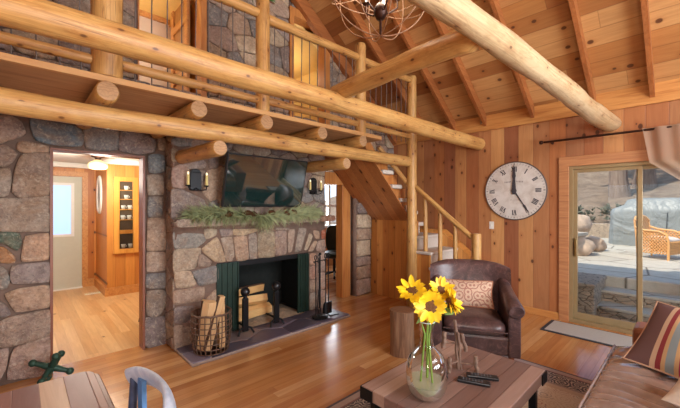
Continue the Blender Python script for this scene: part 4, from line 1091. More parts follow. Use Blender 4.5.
w = MB(); w.bar((-.46, 0, .06), (.46, 0, .06), .03, .03); w.build('stretcher', M['iron'], ct)
TZ = .45
# vase
VX, VY = 1.715, 1.075
va = T('glass_vase', 'clear teardrop glass vase of sunflowers on the coffee table', 'vase', (VX, VY, TZ + .001))
prof = [(.001, .0), (.07, .0), (.097, .022), (.115, .07), (.119, .115), (.116, .165), (.105, .208), (.086, .243), (.062, .268), (.043, .29), (.037, .32), (.036, .36), (.040, .40), (.045, .43)]
def smoothprof(pr, n=4):
    out = []
    for i in range(len(pr) - 1):
        p0, p1, p2, p3 = pr[max(i - 1, 0)], pr[i], pr[i + 1], pr[min(i + 2, len(pr) - 1)]
        for k in range(n):
            t = k / n
            out.append(tuple(max(1e-4 if a == 0 else -1e9, .5 * ((2 * p1[a]) + (-p0[a] + p2[a]) * t + (2 * p0[a] - 5 * p1[a] + 4 * p2[a] - p3[a]) * t * t + (-p0[a] + 3 * p1[a] - 3 * p2[a] + p3[a]) * t ** 3)) for a in (0, 1)))
    return out + [pr[-1]]
w = MB(); w.lathe(smoothprof(prof), 40); w.build('body', M['vase'], va, smooth=True)
w = MB(); w.tube([(math.cos(6.2832 * k / 30) * .045, math.sin(6.2832 * k / 30) * .045, .43) for k in range(30)], .003, 6, closed=True); w.build('lip', plain('glass_lip', srgb(196, 206, 196), .1), va, smooth=True)
w = MB(); w.lathe([(.001, .004), (.068, .004), (.093, .022), (.11, .065), (.112, .085), (.001, .0851)], 40); w.build('water', M['water'], va, smooth=False)
pet = plain('sunflower_petal', srgb(246, 196, 26), .5, 0, .15, 30); pet2 = M['needle2'] = plain('stem_green', srgb(120, 148, 62), .5, 0, .2)
disk = plain('sunflower_disk', srgb(104, 66, 26), .8, 0, .5, 90, .8)
def camp(px, py, D):   # point on a sight line at a chosen distance, used once to read positions off the photo
    c0, s0 = math.cos(R(46.49)), math.sin(R(46.49)); q = (px - 340) / 337
    return V((D * (c0 + s0 * q), D * (s0 - c0 * q), 1.55 + D * (206 - py) / 337))
def flower(c, nrm, r, label, base, seed, disk_r=.36):
    rg = random.Random(seed); c = V(c); f = T('sunflower', label, 'sunflower', c, 0, 'sunflowers in the glass vase')
    q = V(nrm).normalized().to_track_quat('Z', 'Y').to_matrix().to_4x4(); Mx = Matrix.Translation(c) @ q
    w = MB()
    for layer in range(2):
        n = 19
        for k in range(n):
            a = 6.2832 * (k + .5 * layer) / n + rg.uniform(-.08, .08); L = r * rg.uniform(.86, 1.05); wd = r * .19; up = .008 + layer * .006 + rg.uniform(-.012, .02)
            d = V((math.cos(a), math.sin(a), 0)); s_ = V((-math.sin(a), math.cos(a), 0))
            pts = []
            for t, ww in ((.3, .5), (.55, 1), (.8, .8), (1, .05)):
                cc = d * L * t + V((0, 0, up * t * 2 - .012 * t * t))
                pts.append((cc - s_ * wd * ww, cc + V((0, 0, -.003)), cc + s_ * wd * ww))
            vs = [Mx @ p for tr in pts for p in tr]
            w.add(vs, [(i * 3 + j, i * 3 + j + 1, i * 3 + j + 4, i * 3 + j + 3) for i in range(3) for j in range(2)])
    w.build('petals', pet, f, world=True, smooth=True)
    w = MB(); w.lathe([(1e-3, .014), (r * .2, .012), (r * disk_r, .014), (r * (disk_r + .04), .006), (r * .36, -.012), (1e-3, -.02)], 24, (0, 0, 0), M=Mx); w.build('disk', disk, f, world=True, smooth=True)
    b = V(base); n_ = V(nrm).normalized(); top = c - n_ * .018
    neck = V((VX + (c.x - VX) * .12, VY + (c.y - VY) * .12, TZ + .36))
    k1 = c - n_ * .05 - V((0, 0, .02))
    pts = []
    ctrl = [b, b.lerp(neck, .5), neck, neck.lerp(k1, .6) + V((0, 0, .01)), k1, top]
    w = MB(); w.tube(ctrl, .0058, 8); w.build('stem', pet2, f, world=True, smooth=True)
    return f
toc = V((-.83, -.5, .25))
fl = [((430, 306, 1.88), (-.85, -.55, .12), .092, 'largest front sunflower facing the room in the glass vase', .42),
      ((412, 292, 1.9), (-.55, -.2, .85), .085, 'left sunflower tipped upward in the glass vase', .4),
      ((441, 291, 2.02), (-.5, -.6, .7), .08, 'rear sunflower at the back of the bunch in the vase', .36),
      ((450, 302, 1.95), (.35, -.9, .45), .078, 'right sunflower turned away to the right in the vase', .36)]
for i, (p, n_, r, lb, dr) in enumerate(fl):
    a = 2.1 * i + .5
    flower(camp(*p), n_, r, lb, (VX + .045 * math.cos(a), VY + .045 * math.sin(a), TZ + .012), i, dr)
w = MB()
for (px, py, D, dx, dz) in ((445, 309, 1.93, .05, -.02), (452, 311, 1.96, .04, .02), (422, 318, 1.92, -.03, -.03), (436, 300, 1.99, .02, .04)):
    c = camp(px, py, D); u_ = V((.725 * dx, -.688 * dx, dz)).normalized() * .05; n_ = V((-.6, -.5, .4)).normalized(); s_ = u_.cross(n_).normalized() * .02
    w.add([c - u_, c - u_ * .2 + s_, c + u_, c - u_ * .2 - s_, c + n_ * .006], [(0, 1, 4), (1, 2, 4), (2, 3, 4), (3, 0, 4)])
w.build('leaves', pet2, va, world=True, smooth=True)
# driftwood sculpture
dw = flatgrain('driftwood', [srgb(90, 64, 52), srgb(126, 96, 78), srgb(150, 120, 98)], 'z', .7, 30, .5)
sc = T('wooden_candle_stand', 'small rustic stick candle stand on the coffee table behind the remotes', 'candle stand', (2.14, 1.1, TZ + .001), R(46.5 - 90))
def stick(nm, a, b, r, seed=0):
    w = MB(); pts = [V(a).lerp(V(b), t / 5) + V((.004 * math.sin(t * 2 + seed), .003 * math.cos(t * 3 + seed), 0)) for t in range(6)]
    w.tube(pts, [r, r * 1.05, r * .95, r, r * 1.05, r * .9], 9); w.build(nm, dw, sc, smooth=False)
stick('upright', (.0, .0, 0), (-.015, .01, .33), .011, 1); stick('upright', (.018, .0, 0), (.0, -.01, .25), .009, 2)
stick('cup', (-.09, .03, .13), (-.08, .03, .24), .015, 3); stick('cup', (-.075, -.05, 0.0), (-.07, -.05, .1), .014, 4)
stick('cup', (.075, .05, .10), (.04, .05, .22), .014, 5); stick('cup', (.11, -.04, 0.0), (.10, -.04, .11), .014, 6)
stick('crossbar', (-.09, .03, .17), (.06, .05, .15), .006, 7); stick('crossbar', (-.075, -.045, .05), (.01, .0, .06), .006, 8); stick('crossbar', (.01, .0, .04), (.11, -.04, .05), .006, 9)
# remotes
def remote(x, y, rz, label):
    r_ = T('remote_control', label, 'remote control', (x, y, TZ + .001), rz, 'remote controls on the coffee table')
    w = MB(); w.box(-.095, .095, -.025, .025, 0, .02); w.build('case', M['black'], r_, bevel=.006)
    w = MB()
    for i in range(7):
        for j in range(3): w.lathe([(.004, .016), (.004, .018), (.001, .018)], 8, (-.06 + i * .018, -.011 + j * .011, .004))
    w.build('buttons', plain('grey_rubber', srgb(96, 98, 102), .6), r_)
remote(2.04, .945, R(-66), 'black remote control nearer the vase on the coffee table')
remote(2.14, .935, R(-58), 'black remote control farther from the vase on the coffee table')

# ---------------- sofa ----------------
so_l = NT('pale_sheen_leather'); v = so_l.coord(); n1 = so_l.noise(v, 5, 4, .6, .6)
so_l.fin(so_l.ramp(n1.outputs[0], [(.3, srgb(138, 118, 110)), (.6, srgb(172, 152, 142)), (.8, srgb(196, 180, 168))]), .16, .0, 1.0); so_l.b.inputs['Coat Weight'].default_value = .7; so_l.b.inputs['Coat Roughness'].default_value = .15
so_d = plain('tan_sofa_leather', srgb(150, 88, 54), .35, 0, .25, 8, .1)
so = T('sofa', 'leather sofa with gathered pale seat cushion along the right foreground', 'sofa', (2.6, 0, 0), 0)
w = MB(); w.box(1.25, 3.5, -.55, .36, .12, .32); w.build('base', so_d, so, world=True, bevel=.02)
def seatP(u, v):
    x = 1.35 + 2.12 * u; a = v
    rip = .026 * abs(math.sin(u * 48 + 2.6 * math.sin(v * 4 + u * 9))) + .014 * mnoise.noise(V((u * 30, v * 2.5, 3))) + .012 * mnoise.noise(V((u * 12, v * 5, 7)))
    if a < .16:
        t = a / .16; return V((x, .44 + .0 * t - .03 * (1 - t) * 0 + .012 * math.sin(t * 3.14), .30 + .12 * t))
    t = (a - .16) / .84; e = min(1, t / .08)
    edge = .0 if t > .08 else .018 * math.sin(t / .08 * 3.14)
    return V((x, .44 - t * .8, .42 + .045 * math.sin(min(1, t * 3.2) * 1.57) + rip * min(1, t * 8 + .15) + edge * .4))
w = MB(); w.sheet(seatP, 420, 40)
w.add([V((1.35, .44, .30)), V((3.47, .44, .30)), V((3.47, -.36, .30)), V((1.35, -.36, .30))], [(0, 1, 2, 3)])
w.build('seat_cushion', so_l.mat, so, world=True, smooth=True)
w = MB(); w.tube([V((1.35 + 2.12 * k / 60, .445, .425 + .004 * math.sin(k * 1.7))) for k in range(61)], .008, 8); w.build('piping', so_l.mat, so, world=True, smooth=True)
w = MB(); w.box(3.47, 3.74, -.6, .34, .1, .60); w.build('arm', so_d, so, world=True, bevel=.035)
w = MB(); w.box(1.0, 1.3, -.6, .34, .1, .60); w.build('arm', so_d, so, world=True, bevel=.035)
w = MB(); w.box(1.2, 3.5, -.78, -.5, .1, .84); w.build('backrest', so_d, so, world=True, bevel=.06)
for x in (1.06, 3.66):
    for y in (-.7, .28):
        w = MB(); w.box(x - .03, x + .03, y - .03, y + .03, 0.013 if x < 3 else .013, .12); w.build('leg', M['redwood'], so, world=True)
# striped pillow
sp_m = NT('striped_cloth'); s = sp_m.sep(sp_m.coord('UV'))
u_ = s[0]
sp_c = sp_m.ramp(u_, [(0, srgb(110, 82, 80)), (.24, srgb(206, 176, 146)), (.29, srgb(140, 52, 56)), (.34, srgb(200, 164, 120)), (.38, srgb(140, 156, 160)), (.46, srgb(206, 168, 120)), (.50, srgb(168, 56, 84)), (.80, srgb(206, 172, 136)), (.86, srgb(86, 58, 56))], 'CONSTANT')
fn = sp_m.noise(sp_m.coord(), 140, 2); sp_m.bump(fn.outputs[0], .4, .003); sp_m.fin(sp_c, .9)
cushion('striped_pillow', sp_m.mat, [(3.02, .34, .50), (2.70, -.20, .50), (3.26, -.28, .82), (3.58, .20, .81)], .17, 'brown red and blue striped pillow leaning on the sofa arm', 'pillow', plain('beige_piping', srgb(206, 170, 142), .9))
fz = plain('cream_fleece', srgb(224, 212, 196), .95, 0, .1, 40, .9)
cushion('fleece_pillow', fz, [(2.38, .12, .56), (2.22, -.3, .56), (2.62, -.42, .72), (2.74, .04, .66)], .24, 'cream fleece pillow on the sofa nearest the viewer', 'pillow')

# ---------------- dining table and chair ----------------
dt_m = planks('worn_dining_top', 'x', 'y', .085, [srgb(156, 112, 100), srgb(206, 172, 146), srgb(126, 90, 88), srgb(178, 128, 104), srgb(212, 176, 140)], .42, .02, 0, .1, .3)
edge_m = flatgrain('table_edge', [srgb(116, 68, 42), srgb(150, 96, 62)], 'x', .4)
dt = T('dining_table', 'worn plank topped dining table in the lower left foreground', 'table', (-.45, 1.45, 0))
def rrect(x0, x1, y0, y1, r, n=6):
    P = []
    for cx, cy, a0 in ((x1 - r, y1 - r, 0), (x0 + r, y1 - r, 90), (x0 + r, y0 + r, 180), (x1 - r, y0 + r, 270)):
        for k in range(n + 1): a = R(a0 + 90 * k / n); P.append((cx + r * math.cos(a), cy + r * math.sin(a)))
    return P
w = MB(); w.prism(rrect(-1.3, .258, .91, 2.035, .06), 2, .735, .752); w.build('tabletop', dt_m, dt, world=True, bevel=.003)
w = MB(); w.prism(rrect(-1.3, .28, .89, 2.045, .07), 2, .70, .7349); w.build('top_edge', edge_m, dt, world=True, bevel=.004)
w = MB(); w.box(-1.2, .16, 1.0, 1.94, .62, .70); w.build('apron', edge_m, dt, world=True)
for x in (-1.17, .12):
    for y in (1.03, 1.9): w = MB(); w.box(x - .035, x + .035, y - .035, y + .035, 0, .70); w.build('leg', edge_m, dt, world=True, bevel=.004)
bl = NT('worn_blue_paint'); nn = bl.noise(bl.coord(), 12, 5, .7, 1)
bl.fin(bl.ramp(nn.outputs[0], [(.35, srgb(168, 178, 196)), (.6, srgb(196, 202, 212)), (.75, srgb(214, 214, 214))]), .35)
blm = plain('bright_blue_paint', srgb(84, 132, 182), .4, 0, .3, 10); nav = plain('navy_metal', srgb(66, 76, 100), .35, .2, .5, 30)
dc = T('metal_dining_chair', 'pale blue painted metal chair with curved back beside the dining table', 'chair', (.2, 1.36, 0))
w = MB(); w.prism(rrect(-.02, .34, 1.19, 1.55, .06), 2, .43, .45); w.build('seat', blm, dc, world=True, bevel=.006)
w = MB()
def rail(t):  # t 0..1 far end to near end
    a = R(118 - 236 * t * .5 - 0)
    y = 1.62 - .50 * t; return V((.335 + .055 * math.sin(math.pi * t), y, .87 - .035 * (2 * t - 1) ** 4))
def railP(u, v):
    p = rail(u)
    a = 6.2832 * v
    return p + V((math.cos(a) * .016 - .016 * math.sin(a), 0, math.sin(a) * .042 + .0))
w.sheet(lambda u, v: railP(u, v), 30, 14)
for u in (0, 1): w.add([railP(u, j / 14) for j in range(14)], [tuple(range(14))])
w.build('top_rail', bl.mat, dc, world=True, smooth=True)
w = MB(); w.tube([(.345, 1.6, .86), (.33, 1.585, .66), (.32, 1.56, .44), (.39, 1.6, .0)], .016, 12); w.build('leg', nav, dc, world=True, smooth=True)
w = MB(); w.tube([(.345, 1.14, .86), (.33, 1.155, .66), (.32, 1.18, .44), (.39, 1.14, .0)], .016, 12); w.build('leg', nav, dc, world=True, smooth=True)
for y, y2 in ((1.54, 1.58), (1.2, 1.16)): w = MB(); w.tube([(0.0, y, .44), (-.05, y2, 0)], .015, 10); w.build('leg', nav, dc, world=True, smooth=True)
w = MB(); w.prism([(1.47, .45), (1.535, .45), (1.555, .86), (1.49, .86)], 0, .345, .362); w.build('back_splat', blm, dc, world=True)
w = MB(); w.prism([(1.28, .45), (1.33, .45), (1.33, .86), (1.28, .86)], 0, .39, .397); w.build('back_splat', blm, dc, world=True)

# ---------------- jack ornament ----------------
gj = plain('green_patina_iron', srgb(44, 74, 60), .5, .4, .4, 20, .3)
jk = T('jack_ornament', 'large dark green iron toy jack standing on the floor by the stone wall', 'ornament', (.20, 3.87, .142))
_r, _u = V((.725, -.688, 0)), V((0, 0, 1)); _t = V((-.688, -.725, 0))
_a1 = (_r * .5 + _u * .78 + _t * .3).normalized(); _a2 = (_r * .85 - _u * .3 + _t * -.3); _a2 = (_a2 - _a1 * _a2.dot(_a1)).normalized(); _a3 = _a1.cross(_a2)
Mj = Matrix((_a1, _a2, _a3)).transposed().to_4x4(); _zm = max(abs(q.z) for q in (_a1, _a2, _a3))
L = .142
for d in ((1, 0, 0), (0, 1, 0), (0, 0, 1)):
    w = MB(); d = Mj.to_3x3() @ V(d); w.tube([-d * L, -d * L * .45, d * 0, d * L * .45, d * L], [.017, .024, .034, .024, .017], 10); w.ball(-d * L, .031, 10); w.ball(d * L, .031, 10)
    w.build('prong', gj, jk, smooth=True)

# ---------------- hall beyond the doorway ----------------
HZ = 2.36
w = MB(); w.box(-1.5, .30, 8.1, 8.25, 0, HZ); w.box(.30, .9, 8.1, 8.25, 2.1, HZ); w.box(.9, 2.2, 8.1, 8.25, 0, HZ); w.box(.30, .9, 8.25, 8.3, 0, 2.1)
struct(w.build('wall_hall_back', M['wallvx']))
w = MB(); w.box(1.08, 1.2, 7.0, 8.1, 0, HZ); w.box(1.08, 2.4, 6.95, 7.0, 0, HZ); w.box(-1.5, -1.4, 4.24, 8.1, 0, HZ); w.box(2.3, 2.4, 4.62, 7.0, 0, HZ)
struct(w.build('wall_hall_right', M['wallvx']))
w = MB(); w.box(-1.5, 2.4, 4.24, 8.25, HZ, HZ + .05); struct(w.build('ceiling_hall', M['white']))
w = MB(); w.box(-1.4, 1.08, 8.02, 8.1, HZ - .09, HZ); w.box(1.0, 1.08, 6.95, 8.1, HZ - .09, HZ); w.box(1.0, 2.3, 6.87, 6.95, HZ - .09, HZ); struct(w.build('trim_6', M['white'], bevel=.01))
w = MB(); w.box(.9, 1.08, 8.07, 8.1, 0, .14); w.box(1.05, 1.08, 6.92, 8.07, 0, .14); w.box(1.05, 2.3, 6.92, 6.95, 0, .14); struct(w.build('baseboard_hall', M['trimwood']))
w = MB(); w.box(.86, .95, 8.06, 8.1, 0, 2.2); w.box(-.1, .95, 8.06, 8.1, 2.11, 2.2); struct(w.build('trim_7', M['trimwood']))
hd = bpy.data.objects.new('door_2', None); COL.objects.link(hd); hd.location = (.45, 8.08, 0); struct(hd)
hm = plain('pale_grey_green_paint', srgb(190, 188, 170), .5, 0, .04)
w = MB(); w.box(.0, .855, 8.05, 8.09, .01, 2.1); w.build('leaf', hm, hd, world=True)
w = MB(); w.box(.1, .74, 8.03, 8.052, .98, 1.03); w.box(.1, .74, 8.03, 8.052, 1.93, 1.98); w.box(.1, .15, 8.03, 8.052, 1.0, 1.95); w.box(.69, .74, 8.03, 8.052, 1.0, 1.95); w.build('glazing_bead', M['white'], hd, world=True)
bd = emis('daylit_blind', srgb(150, 186, 228), 1.0)
w = MB(); w.box(.15, .69, 8.04, 8.05, 1.03, 1.93); w.build('pane', bd, hd, world=True)
w = MB(); w.box(.0, .86, 8.0, 8.1, .0, .02); w.build('threshold', M['white'], hd, world=True)
w = MB(); w.ball((.06, 8.01, 1.0), .03, 12); w.build('knob', M['bronze'], hd, world=True, smooth=True)
# china cabinet
cab = T('built_in_cabinet', 'honey pine built in display cabinet with glass doors in the hall wall', 'cabinet', (1.42, 6.93, .7))
hp = flatgrain('honey_cabinet', [srgb(206, 132, 50), srgb(230, 164, 78)], 'z', .4)
x0, x1 = 1.17, 1.55
w = MB()
for a, b, c_, d in ((x0, x0 + .09, .72, 2.06), (x1 - .09, x1, .72, 2.06), (x0, x1, .72, .80), (x0, x1, 1.98, 2.06), (x0, x1, 1.06, 1.13)): w.box(a, b, 6.90, 6.945, c_, d)
w.build('frame', hp, cab, world=True, bevel=.003)
w = MB(); w.box(x0 + .05, x1 - .05, 6.938, 6.948, .76, 2.0); w.build('back', plain('dark_cabinet_back', srgb(84, 66, 48), .7), cab, world=True)
for z in (1.3, 1.48, 1.66, 1.82): w = MB(); w.box(x0 + .09, x1 - .09, 6.905, 6.94, z, z + .014); w.build('shelf', hp, cab, world=True)
w = MB(); w.box(x0 + .08, x1 - .08, 6.898, 6.901, .8, 1.98); w.build('pane', M['glass'], cab, world=True)
w = MB()
for i, (z, dx) in enumerate(((1.314, -.06), (1.314, .05), (1.494, -.05), (1.494, .06), (1.674, 0), (1.834, 0), (.81, -.05), (.81, .07))):
    k = T('cabinet_cup', 'small white cup ' + ('left' if dx < 0 else 'right' if dx > 0 else 'alone') + ' on the ' + {1.314: 'lowest upper', 1.494: 'second', 1.674: 'third', 1.834: 'top', .81: 'bottom'}[z] + ' shelf of the hall cabinet', 'cup', (1.36 + dx * .9, 6.922, z), 0, 'white dishes in the hall cabinet')
    ww = MB(); ww.lathe([(.001, 0), (.022, 0), (.032, .05), (.034, .07), (.03, .07), (.02, .01)], 14, sy=.5); ww.build('bowl', M['white'], k, smooth=True)
    ww = MB(); ww.tube([(.03, 0, .055), (.048, 0, .045), (.046, 0, .025), (.028, 0, .018)], .004, 6); ww.build('handle', M['white'], k, smooth=True)
om = T('oval_wall_frame', 'narrow oval white framed picture on the hall corner wall', 'picture', (1.075, 7.62, 1.76))
w = MB(); w.tube([(0, .2 * math.cos(6.2832 * k / 40), .33 * math.sin(6.2832 * k / 40)) for k in range(40)], .03, 8, closed=True); w.build('frame', M['white'], om, smooth=True)
w = MB(); w.add([(-.004, .19 * math.cos(6.2832 * k / 40), .32 * math.sin(6.2832 * k / 40)) for k in range(40)], [tuple(range(40))]); w.build('picture_panel', plain('grey_print', srgb(132, 128, 118), .3, 0, .5, 8), om, solid=.004)
hl = T('ceiling_lamp', 'schoolhouse glass ceiling lamp glowing in the hall', 'ceiling lamp', (.9, 6.55, HZ))
w = MB(); w.lathe([(.001, 0), (.1, 0), (.09, -.03), (.04, -.05), (.04, -.08)], 24); w.build('canopy', M['bronze'], hl, smooth=True)
w = MB(); w.lathe([(.04, -.075), (.07, -.1), (.12, -.125), (.135, -.16), (.13, -.2), (.1, -.225), (.001, -.23)], 28); w.build('glass_shade', emis('opal_shade', srgb(255, 226, 168), .4), hl, smooth=True)
light('POINT', 'hall_light', (.9, 6.2, 1.95), (0, 0, 0), 60, (1, .93, .8), .15)
light('POINT', 'hall_light_near', (.2, 5.2, 2.2), (0, 0, 0), 50, (1, .96, .9), .15)
fv = T('floor_vent', 'cream floor register by the hall corner', 'vent', (.93, 7.35, .001))
w = MB(); w.box(-.11, .11, -.06, .06, 0, .006)
w.build('plate', M['white'], fv); w = MB()
for k in range(9): w.box(-.1 + k * .023, -.088 + k * .023, -.045, .045, .006, .008)
w.build('slats', M['candle'], fv)
gc = T('hall_chair', 'dark green chair mostly hidden behind the right edge of the hall doorway', 'chair', (1.38, 4.93, 0))
for sx, sy in ((-1, -1), (-1, 1), (1, -1), (1, 1)): w = MB(); w.tube([(sx * .22, sy * .2, 0.0), (sx * .15, sy * .15, .44)], .014, 8); w.build('leg', gj, gc, smooth=True)
w = MB(); w.prism(rrect(-.19, .19, -.19, .19, .05), 2, .44, .47); w.build('seat', gj, gc, bevel=.005)
w = MB(); w.box(.17, .19, -.18, .18, .47, .88); w.build('backrest', gj, gc, bevel=.005)

# ---------------- side room right of the chimney ----------------
w = MB(); w.box(2.4, 2.5, 4.62, 6.7, 0, 2.4); w.box(3.1, 3.16, 4.24, 4.7, 0, 2.4); w.box(2.4, 3.1, 4.62, 4.7, 0, 2.4); w.box(7.6, 7.7, 4.24, 6.7, 0, 2.4)
w.box(2.4, 5.1, 6.6, 6.7, 0, 2.4); w.box(5.1, 7.1, 6.6, 6.7, 0, 1.02); w.box(5.1, 7.1, 6.6, 6.7, 2.12, 2.4); w.box(7.1, 7.7, 6.6, 6.7, 0, 2.4)
struct(w.build('wall_side_room', M['wallvx']))
w = MB(); w.box(2.5, 7.7, 4.24, 6.7, 2.4, 2.44); struct(w.build('ceiling_side_room', M['deckwood']))
w = MB()
for x in (5.1, 5.86, 6.5, 7.1): w.box(x - .035, x + .035, 6.57, 6.66, 1.02, 2.12)
for z in (1.02, 1.55, 2.12): w.box(5.1, 7.1, 6.57, 6.66, z - .03, z + .03)
struct(w.build('window_3', M['white']))
light('AREA', 'daylight_side_room', (6.1, 6.85, 1.6), (R(-90), 0, 0), 90, (.88, .94, 1), 2.0, 1.1)
oc = T('office_chair', 'dark green high backed swivel chair in the room beyond the doorway', 'chair', (5.0, 5.45, 0), R(-60))
dk = plain('dark_green_leather', srgb(48, 56, 48), .4, 0, .3, 8)
w = pad(MB(), -.28, .28, -.28, .28, .42, .54); w.build('seat', dk, oc, smooth=True)
w = pad(MB(), -.28, .28, .2, .34, .5, 1.12, puff=.0); w.build('backrest', dk, oc, smooth=True)
for sx in (-1, 1): w = MB(); w.tube([(sx * .28, .22, .6), (sx * .33, .1, .74), (sx * .33, -.2, .74), (sx * .3, -.22, .5)], .026, 10); w.build('arm', dk, oc, smooth=True)
w = MB(); w.tube([(0, 0, .42), (0, 0, .1)], .03, 10); w.build('column', M['iron'], oc, smooth=True)
for k in range(5): a = 6.2832 * k / 5; w = MB(); w.tube([(0, 0, .11), (.28 * math.cos(a), .28 * math.sin(a), .05)], .02, 8); w.ball((.28 * math.cos(a), .28 * math.sin(a), .028), .028, 8); w.build('leg', M['iron'], oc, smooth=True)

# ---------------- rooms off the loft ----------------
pale = plain('pale_plaster', srgb(206, 186, 168), .8, 0, .05); yel = plain('warm_yellow_plaster', srgb(236, 198, 122), .7, 0, .05)
orange_pine = planks('orange_pine', 'y', 'z', .16, [srgb(222, 146, 56), srgb(232, 164, 76)], .45, .04, 0, .6, .4)
w = MB(); w.box(-.4, 1.6, 5.2, 5.3, 2.4, 4.3); w.box(-.4, -.3, 4.24, 5.2, 2.4, 4.3); struct(w.build('wall_loft_room', pale))
w = MB(); w.box(1.6, 1.66, 4.24, 5.3, 2.4, 4.3); struct(w.build('wall_loft_side', orange_pine))
w = MB(); w.box(-.4, 1.7, 4.24, 5.3, 4.2, 4.26); struct(w.build('ceiling_loft_room', yel))
w = MB(); w.box(1.55, 1.6, 4.24, 5.2, 4.12, 4.2); w.box(-.3, 1.6, 5.15, 5.2, 4.14, 4.2); struct(w.build('trim_8', M['trimwood']))
w = MB(); w.box(.915, .93, YA - .01, YA + .13, 2.48, 4.44); w.box(1.57, 1.64, YA - .05, YA + .13, 2.48, 4.44); w.box(.93, 1.64, YA - .03, YA + .13, 4.38, 4.46); struct(w.build('trim_9', M['postwood']))
w = MB(); w.box(-.4, 3.9, 4.24, 5.9, 2.40, 2.46); struct(w.build('floor_loft', M['deckwood']))
ld = bpy.data.objects.new('door_3', None); COL.objects.link(ld); ld.location = (1.55, 4.4, 2.48); struct(ld)
dwd = flatgrain('fir_door', [srgb(160, 104, 56), srgb(190, 132, 76)], 'z', .4)
w = MB(); w.box(1.53, 1.555, 4.38, 4.98, 2.5, 4.3); w.build('leaf', dwd, ld, world=True)
w = MB()
for y in (4.40, 4.92): w.box(1.505, 1.53, y - .04, y + .05, 2.5, 4.3)
for k in range(6): z = 2.54 + k * .345; w.box(1.505, 1.53, 4.38, 4.98, z - .05, z + .05)
w.build('panel_frame', M['trimwood'], ld, world=True, bevel=.004)
ro = T('red_wall_ornament', 'small red orange ornament hanging on the orange loft room wall', 'ornament', (1.59, 4.97, 3.8))
rm = plain('red_orange_enamel', srgb(206, 62, 30), .4, 0, .2)
w = MB(); w.tube([(-.02, .05, .16), (-.02, .02, .04), (-.02, -.03, -.02), (-.02, -.02, -.1), (-.02, .05, -.12)], [.008, .016, .022, .018, .008], 8); w.build('body', rm, ro, smooth=True)
light('POINT', 'loft_room_light', (.7, 4.75, 3.6), (0, 0, 0), 17, (1, .84, .6), .1)
w = MB(); w.box(2.7, 3.9, 5.8, 5.9, 2.4, 4.8); w.box(3.8, 3.9, 4.24, 5.8, 2.4, 4.8); w.box(2.6, 2.7, 4.24, 5.9, 2.4, 4.8); w.box(2.6, 3.9, 4.24, 5.9, 4.8, 4.85); struct(w.build('wall_loft_bedroom', yel))
w = MB(); w.prism([(2.6, 4.6), (3.9, 3.9), (3.9, 4.0), (2.6, 4.7)], 1, 4.24, 5.9); struct(w.build('ceiling_loft_bedroom', yel))
w = MB(); w.bar((2.7, 5.3, 3.3), (3.8, 5.3, 4.1), .08, .12); w.bar((3.3, 5.78, 3.0), (3.3, 5.78, 4.4), .05, .08); struct(w.build('trim_10', M['trimwood']))
w = MB(); w.box(2.86, 2.93, YA - .05, YA + .13, 2.48, 4.45); w.box(3.54, 3.64, YA - .05, YA + .13, 2.48, 4.45); w.box(2.86, 3.64, YA - .05, YA + .13, 4.36, 4.48); struct(w.build('trim_11', M['postwood']))
w = MB(); w.box(3.2, 3.62, 5.76, 5.79, 3.2, 3.62); struct(w.build('window_4', bd))
light('POINT', 'loft_bedroom_light', (3.2, 4.9, 3.9), (0, 0, 0), 7, (1, .88, .62), .1)
# greenery on the loft post
gg = T('post_greenery', 'tuft of green garland on top of the middle loft post', 'greenery', (1.745, 2.95, 3.6))
w = MB(); rg = random.Random(8)
for k in range(16): spray(w, (1.745 + rg.uniform(-.13, .13), 2.95 + rg.uniform(-.05, .05), 3.6 + rg.uniform(.0, .03)), (rg.uniform(-1, 1), rg.uniform(-1, .3), .2), 14, .12, .5, rg, .006)
w.build('leaves', plain('ivy_green', srgb(70, 108, 48), .6, 0, .4, 20), gg, world=True)
w = MB(); w.tube([(1.60, 2.95, 3.61), (1.745, 2.95, 3.612), (1.88, 2.95, 3.61)], .008, 6); w.build('stem', M['redwood'], gg, world=True)

# ---------------- outside ----------------
fs_ = NT('flagstone'); v = fs_.coord(); vo = fs_.n('ShaderNodeTexVoronoi', {'voronoi_dimensions': '2D', 'feature': 'DISTANCE_TO_EDGE'}, Vector=v, Scale=1.1); vc = fs_.n('ShaderNodeTexVoronoi', {'voronoi_dimensions': '2D'}, Vector=v, Scale=1.1)
n1 = fs_.noise(v, 6, 5, .65); c = fs_.mix(n1.outputs[0], srgb(160, 150, 136), srgb(212, 200, 180)); c = fs_.mix(fs_.ramp(fs_.sep(vc.outputs['Color'])[0], [(0., .0), (1., .4)]), c, srgb(150, 138, 120))
ed = fs_.ramp(vo.outputs['Distance'], [(0., 1.), (.025, 0.)]); fs_.bump(fs_.m('SUBTRACT', n1.outputs[0], ed), .5, .02); fs_.fin(fs_.mix(ed, c, srgb(92, 80, 66)), .85)
rk = plain('granite_boulder', srgb(196, 168, 142), .9, 0, .35, 5, .9)
w = MB(); w.box(5.55, 8.2, -6, 3.4, -.15, -.02); struct(w.build('floor_door_landing', fs_.mat))
ts = T('patio_steps', 'stone steps rising from the patio door to the flagstone terrace', 'steps', (6.2, 0, 0))
riser_m = NT('dry_stone'); v = riser_m.coord(); mp = riser_m.n('ShaderNodeMapping', Vector=v); mp.inputs['Scale'].default_value = (1, 1, 2.2)
vo = riser_m.n('ShaderNodeTexVoronoi', {'feature': 'DISTANCE_TO_EDGE'}, Vector=mp.outputs[0], Scale=8.5); n1 = riser_m.noise(v, 7, 5, .7); ed = riser_m.ramp(vo.outputs['Distance'], [(0., 1.), (.06, 0.)])
riser_m.bump(riser_m.m('SUBTRACT', n1.outputs[0], ed), .7, .03); riser_m.fin(riser_m.mix(ed, riser_m.mix(n1.outputs[0], srgb(120, 106, 92), srgb(196, 172, 146)), srgb(104, 88, 74)), .9)
